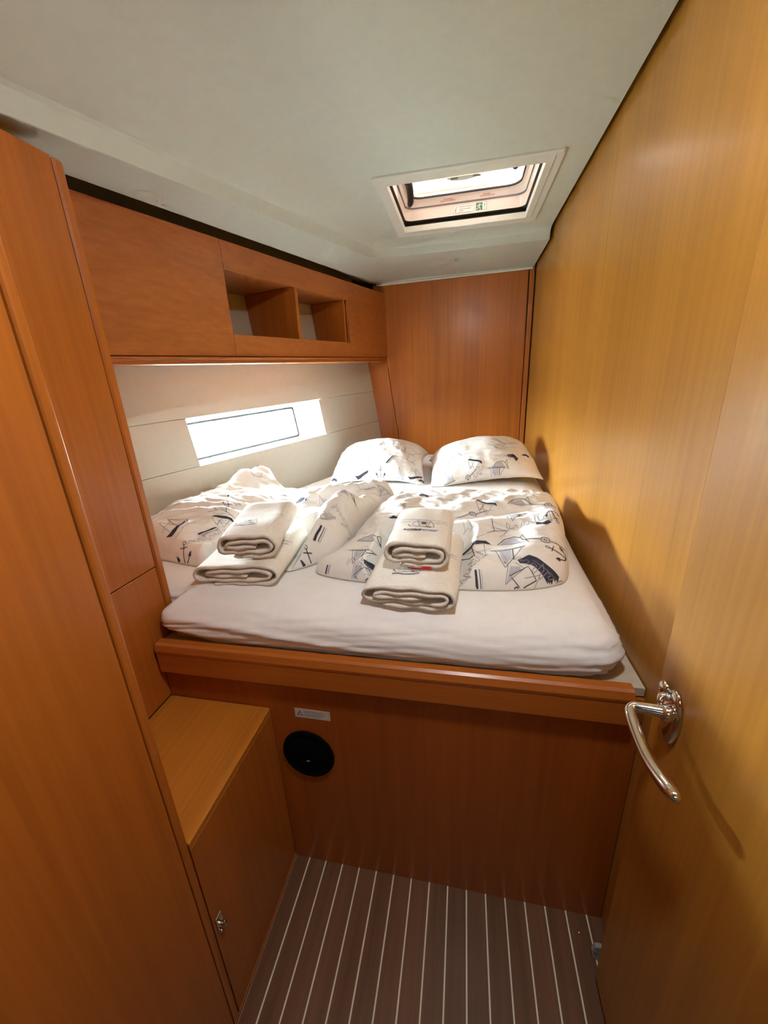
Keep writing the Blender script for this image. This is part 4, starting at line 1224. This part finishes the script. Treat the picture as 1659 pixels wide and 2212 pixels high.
def crumple(x, y, s, seed):
    n1 = noise.noise(Vector((x * s, y * s, seed)))
    n2 = noise.noise(Vector((x * s * 2.3 + 5, y * s * 2.3, seed + 3)))
    return (1 - 2 * abs(n1)) * 0.6 + (1 - 2 * abs(n2)) * 0.4
def h_right(x, y, d):
    h = 0.052 + 0.014 * noise.noise(Vector((x * 4, y * 4, 2.0)))
    h += 0.024 * gline(x, y, (0.02, 1.12), (0.30, 1.22), 0.07) + 0.020 * gline(x, y, (0.0, 1.33), (0.26, 1.42), 0.05) + 0.022 * gline(x, y, (0.18, 1.0), (0.27, 1.16), 0.05)
    h -= 0.016 * gline(x, y, (-0.02, 1.24), (0.22, 1.31), 0.030)
    h += 0.016 * gline(x, y, (-0.24, 1.15), (-0.22, 1.45), 0.05)
    h += 0.016 * crumple(x + 0.35 * y, y * 1.5, 7.5, 4.0) * smooth01((y - 1.02) / 0.12)
    h += 0.007 * crumple((x - 0.3 * y) * 0.8, (y + 0.3 * x) * 1.3, 17, 9.0) * smooth01((x - 0.12) / 0.14)
    h += 0.0045 * crumple((x - 0.5 * y) * 0.6, (y + 0.5 * x) * 1.5, 13, 1.0)
    return max(0.012, h)
dR_ctrl = [(-0.405, 0.935), (-0.25, 0.897), (0.0, 0.888), (0.15, 0.903), (0.245, 0.94), (0.278, 0.99), (0.296, 1.08), (0.318, 1.22), (0.338, 1.36), (0.352, 1.50), (0.33, 1.565), (0.18, 1.575), (0.0, 1.585), (-0.25, 1.58), (-0.272, 1.52), (-0.322, 1.40), (-0.340, 1.25), (-0.352, 1.10), (-0.388, 1.01)]
duvR, duvR_cover = duvet('duvet', 'flatter crumpled white duvet with ship prints on the right side of the bed', dR_ctrl, (-0.06, 1.24), h_right, 0.05)

def h_left(x, y, d):
    h = 0.050 + 0.012 * noise.noise(Vector((x * 5, y * 5, 12.0)))
    h += 0.055 * gline(x, y, (-0.98, 1.06), (-0.86, 1.16), 0.12)                   # left lobe
    h += 0.030 * gline(x, y, (-1.0, 1.18), (-0.80, 1.36), 0.07)
    h += 0.040 * gline(x, y, (-0.98, 1.54), (-0.935, 1.67), 0.062) + 0.022 * gline(x, y, (-0.99, 1.46), (-0.88, 1.64), 0.11)                  # peak against the lining
    h += 0.034 * gline(x, y, (-1.06, 1.24), (-0.93, 1.62), 0.07)
    h += 0.066 * gline(x, y, (-0.475, 1.03), (-0.39, 1.20), 0.075)                 # lobe beside the towels
    h += 0.040 * gline(x, y, (-0.42, 1.22), (-0.36, 1.36), 0.05)
    h += 0.046 * gline(x, y, (-0.60, 1.42), (-0.335, 1.54), 0.045)                 # fold at the back
    h -= 0.020 * gline(x, y, (-0.66, 1.30), (-0.45, 1.40), 0.05)
    h -= 0.022 * gline(x, y, (-0.74, 1.02), (-0.70, 1.30), 0.06)
    h += 0.017 * crumple(x - 0.5 * y, y * 1.4, 8, 6.0) + 0.006 * crumple((x + 0.6 * y) * 0.5, (y - 0.6 * x) * 1.5, 13, 2.0)
    return max(0.012, h)
dL_ctrl = [(-1.165, 0.99), (-0.95, 0.965), (-0.80, 0.935), (-0.755, 0.945), (-0.68, 1.00), (-0.58, 0.985), (-0.505, 0.938), (-0.462, 0.955), (-0.385, 1.035), (-0.36, 1.12), (-0.352, 1.25), (-0.335, 1.40), (-0.285, 1.53), (-0.31, 1.60), (-0.48, 1.60), (-0.68, 1.585), (-0.82, 1.62),
           (-0.915, 1.73), (-0.955, 1.69), (-1.01, 1.54), (-1.075, 1.38), (-1.145, 1.20), (-1.20, 1.06)]
dL_ctrl = [(max(x, hull_x(y, 0.93) + 0.022), y) for x, y in dL_ctrl]
duvL, duvL_cover = duvet('duvet', 'bunched-up white duvet with anchor prints on the left under the window', dL_ctrl, (-0.70, 1.26), h_left, 0.045)
# keep the cloth clear of the leaning lining
for v in duvL_cover.data.vertices:
    lim = hull_x(v.co.y, v.co.z) + 0.006
    if v.co.x < lim: v.co.x = lim

# ---- pillows
def pillow(label, a, b, Hh, loc, rz, tilt_y, tilt_x, seed, corner=0.0):
    Mx = Matrix.Translation(Vector(loc)) @ Matrix.Rotation(math.radians(rz), 4, 'Z') @ Matrix.Rotation(math.radians(tilt_y), 4, 'Y') @ Matrix.Rotation(math.radians(tilt_x), 4, 'X')
    n = 96
    verts, faces = [], []
    for side in (1, -1):
        for j in range(n + 1):
            for i in range(n + 1):
                u = math.sin(math.pi / 2 * (-1 + 2 * i / n)); v = math.sin(math.pi / 2 * (-1 + 2 * j / n))
                x = a * u * (1 - 0.085 * (1 - v * v) * u * u)
                y = b * v * (1 - 0.085 * (1 - u * u) * v * v)
                t = Hh * (max(0, 1 - abs(u) ** 2.3) * max(0, 1 - abs(v) ** 2.3)) ** 0.56
                seam = 0.055 * (1 - (u * v) ** 2)
                edge = max(abs(u), abs(v))
                r = noise.noise(Vector((math.atan2(v, u) * 5, edge * 2, seed))) * 0.010 * edge ** 3 * (1 if side > 0 else 0.4)
                w = noise.noise(Vector((u * 2.5 + seed, v * 2.5, seed))) * 0.008 + crumple(u, v * 1.3, 3.4, seed) * 0.0045
                z = seam + side * t * (0.62 if side > 0 else 0.5) + (r + w * (1 - edge ** 4)) * (1 if t > 0.001 else 0)
                p = Mx @ Vector((x, y, z))
                zb = bed(p.y) + 0.0025
                if p.z < zb: p.z = zb + (0.0005 if side > 0 else 0)
                if p.x > XR - 0.006: p.x = XR - 0.006
                verts.append(p)
        o = (n + 1) ** 2 if side < 0 else 0
        for j in range(n):
            for i in range(n):
                q = (o + j * (n + 1) + i, o + j * (n + 1) + i + 1, o + (j + 1) * (n + 1) + i + 1, o + (j + 1) * (n + 1) + i)
                faces.append(q if side > 0 else q[::-1])
    root = tag(empty('pillow', (loc[0], loc[1], bed(loc[1]))), label, 'pillow', 'printed pillows at the head of the berth')
    o = mesh_obj('pillow_case', verts, faces, M['cotton'], root, True)
    bm = bmesh.new(); bm.from_mesh(o.data)
    bmesh.ops.remove_doubles(bm, verts=bm.verts, dist=0.0003)
    bm.to_mesh(o.data); bm.free()
    return root, o
pilL, pilL_case = pillow('plump white pillow with anchor print on the window side', 0.247, 0.20, 0.15, (-0.433, 2.022, 0.953), 1.5, 0, 13, 1.0)
pilR, pilR_case = pillow('white pillow with ship print leaning on the right wall', 0.262, 0.205, 0.15, (0.085, 2.018, 0.955), 4.0, -6.5, 11, 6.0)

bpy.context.view_layer.update()
PR_SURF = {'DR': (duvR_cover, (0, 1.2, 0.95), 30), 'DL': (duvL_cover, (-0.7, 1.2, 0.95), 30), 'PL': (pilL_case, (-0.43, 2.0, 1.0), 50), 'PR': (pilR_case, (0.09, 2.0, 1.0), 50)}
PRINTS = {
    'DR': [('trap', -0.2824, -0.2139, 0, 0.075), ('arch', -0.2748, -0.1205, 0, 0.075), ('script69', -0.2498, -0.2443, 168, 0.075), ('bighull', -0.2416, -0.2698, 0, 0.085), ('bars', -0.3737, -0.2692, 20, 0.05), ('arch', -0.2296, 0.102, 0, 0.07), ('dark', -0.2198, 0.0007, 20, 0.06), ('trap', 0.1195, -0.1993, 0, 0.088), ('trap', 0.1593, 0.0166, 0, 0.085), ('arch', 0.194, 0.155, 0, 0.085), ('arch', 0.1386, -0.12, 0, 0.085), ('knot', 0.0348, 0.0754, 10, 0.07), ('script', 0.0599, 0.0105, 20, 0.08), ('ship', 0.0319, -0.1385, 200, 0.11), ('bighull', 0.175, -0.254, 0, 0.11), ('script69', 0.2025, -0.2343, 152, 0.1), ('anchor', 0.2466, -0.1681, 70, 0.07), ('anchor', 0.2635, -0.02, 200, 0.06), ('knot', 0.222, -0.1316, -25, 0.07), ('knot', 0.2856, 0.1321, -30, 0.07), ('script', 0.1995, -0.0433, 15, 0.11), ('dark', 0.2307, -0.0475, 190, 0.06), ('ship', 0.0814, 0.1378, 170, 0.09), ('lines', 0.0782, -0.0622, 0, 0.1), ('script', 0.0297, -0.2439, 55, 0.1), ('bars', 0.0369, -0.2879, 40, 0.07), ('lines', 0.1277, 0.2143, 0, 0.08), ('script', -0.1779, 0.2414, 0, 0.07), ('dark', -0.1492, 0.2293, 0, 0.06), ('lines', -0.0243, 0.2068, 30, 0.06), ('lines', 0.017, -0.0667, 0, 0.06)],
    'DL': [('anchor', -0.1423, -0.2261, 10, 0.075), ('ship', -0.1987, -0.1428, 80, 0.1), ('bars', -0.1171, -0.1275, 0, 0.065), ('script', -0.0912, -0.1501, 60, 0.08), ('anchor', -0.1173, 0.0284, -40, 0.06), ('ship', -0.1039, -0.0549, 200, 0.07), ('lines', -0.1558, -0.0606, 0, 0.1), ('lines', -0.1984, 0.3186, 0, 0.07), ('bars', -0.1627, 0.0821, 60, 0.06), ('boat', -0.0567, 0.2906, 0, 0.07), ('anchor', -0.0155, 0.2203, 80, 0.05), ('dark', 0.0738, 0.1629, 20, 0.08), ('script', 0.1029, 0.15, 10, 0.05), ('arch', 0.2983, 0.0751, 10, 0.07), ('boat', 0.2739, -0.0656, 50, 0.06), ('bars', 0.2733, -0.1402, 20, 0.06), ('lines', 0.2871, -0.1372, 0, 0.08), ('anchor', 0.2597, -0.2118, 25, 0.065), ('lines', 0.3209, -0.1488, 0, 0.08), ('boat', 0.3777, 0.2696, 170, 0.06), ('boat', 0.1565, 0.1685, 40, 0.05), ('lines', 0.2908, 0.2289, 0, 0.07), ('script', 0.3265, -0.0428, 130, 0.07), ('lines', 0.3412, -0.0381, 40, 0.06), ('lines', 0.2036, -0.1931, 60, 0.04), ('script', -0.1208, -0.1692, 70, 0.06)],
    'PL': [('boat', -0.0345, -0.0514, 200, 0.075), ('bars', 0.0706, -0.052, 0, 0.065), ('anchor', 0.0306, -0.121, 0, 0.06), ('boat', 0.1202, -0.1334, 0, 0.075), ('ship', -0.0638, -0.1293, 30, 0.085), ('ship', 0.2009, -0.1338, 20, 0.08), ('lines', -0.0258, 0.0269, 0, 0.1), ('lines', 0.1335, -0.0267, -50, 0.1), ('dark', -0.2131, -0.1536, 0, 0.05), ('script', -0.0979, -0.1032, 40, 0.07), ('lines', -0.1269, -0.0408, 20, 0.08), ('dark', 0.2301, -0.1517, 0, 0.04), ('boat', -0.1856, -0.1306, 10, 0.06), ('lines', 0.0754, 0.0509, 0, 0.08), ('lines', 0.1806, -0.0591, -60, 0.09)],
    'PR': [('boat', -0.1633, -0.1542, 20, 0.075), ('knot', -0.0665, -0.1495, 25, 0.065), ('script', -0.03, -0.1461, 50, 0.09), ('trap', 0.061, -0.1358, 0, 0.085), ('arch', 0.079, -0.0903, 0, 0.08), ('ship', -0.0361, -0.0743, 170, 0.08), ('dark', 0.134, -0.0517, -15, 0.08), ('dark', 0.196, -0.0302, 0, 0.05), ('lines', 0.1813, -0.0771, -50, 0.1), ('lines', -0.1451, -0.0961, 40, 0.08), ('lines', 0.0467, -0.0206, 0, 0.1), ('lines', 0.1232, 0.0093, 10, 0.09), ('script', 0.088, -0.0473, 0, 0.07), ('lines', -0.0918, -0.0539, 20, 0.07)],
}
#PRINTS_DATA
for key, items in PRINTS.items():
    ob, O, th = PR_SURF[key]
    S_ = projector(bvh_of(ob), O, th)
    for k_, it in enumerate(items):
        P_ = Print(S_, 0.0010)
        put(P_, it[0], it[1], it[2], it[3], it[4] * 0.86, seed=k_ + len(key) * 7)
        if it[0] == 'lines' and any(v is None for v in P_.v): continue
        P_.build({'anchor': 'anchor_print', 'boat': 'boat_print', 'trap': 'sail_print', 'arch': 'bow_print', 'bighull': 'ship_print', 'ship': 'ship_print', 'bars': 'hull_print', 'knot': 'rope_print', 'script': 'script_print', 'script69': 'script_print', 'lines': 'sketch_print', 'dark': 'hull_print'}[it[0]], ob.parent)
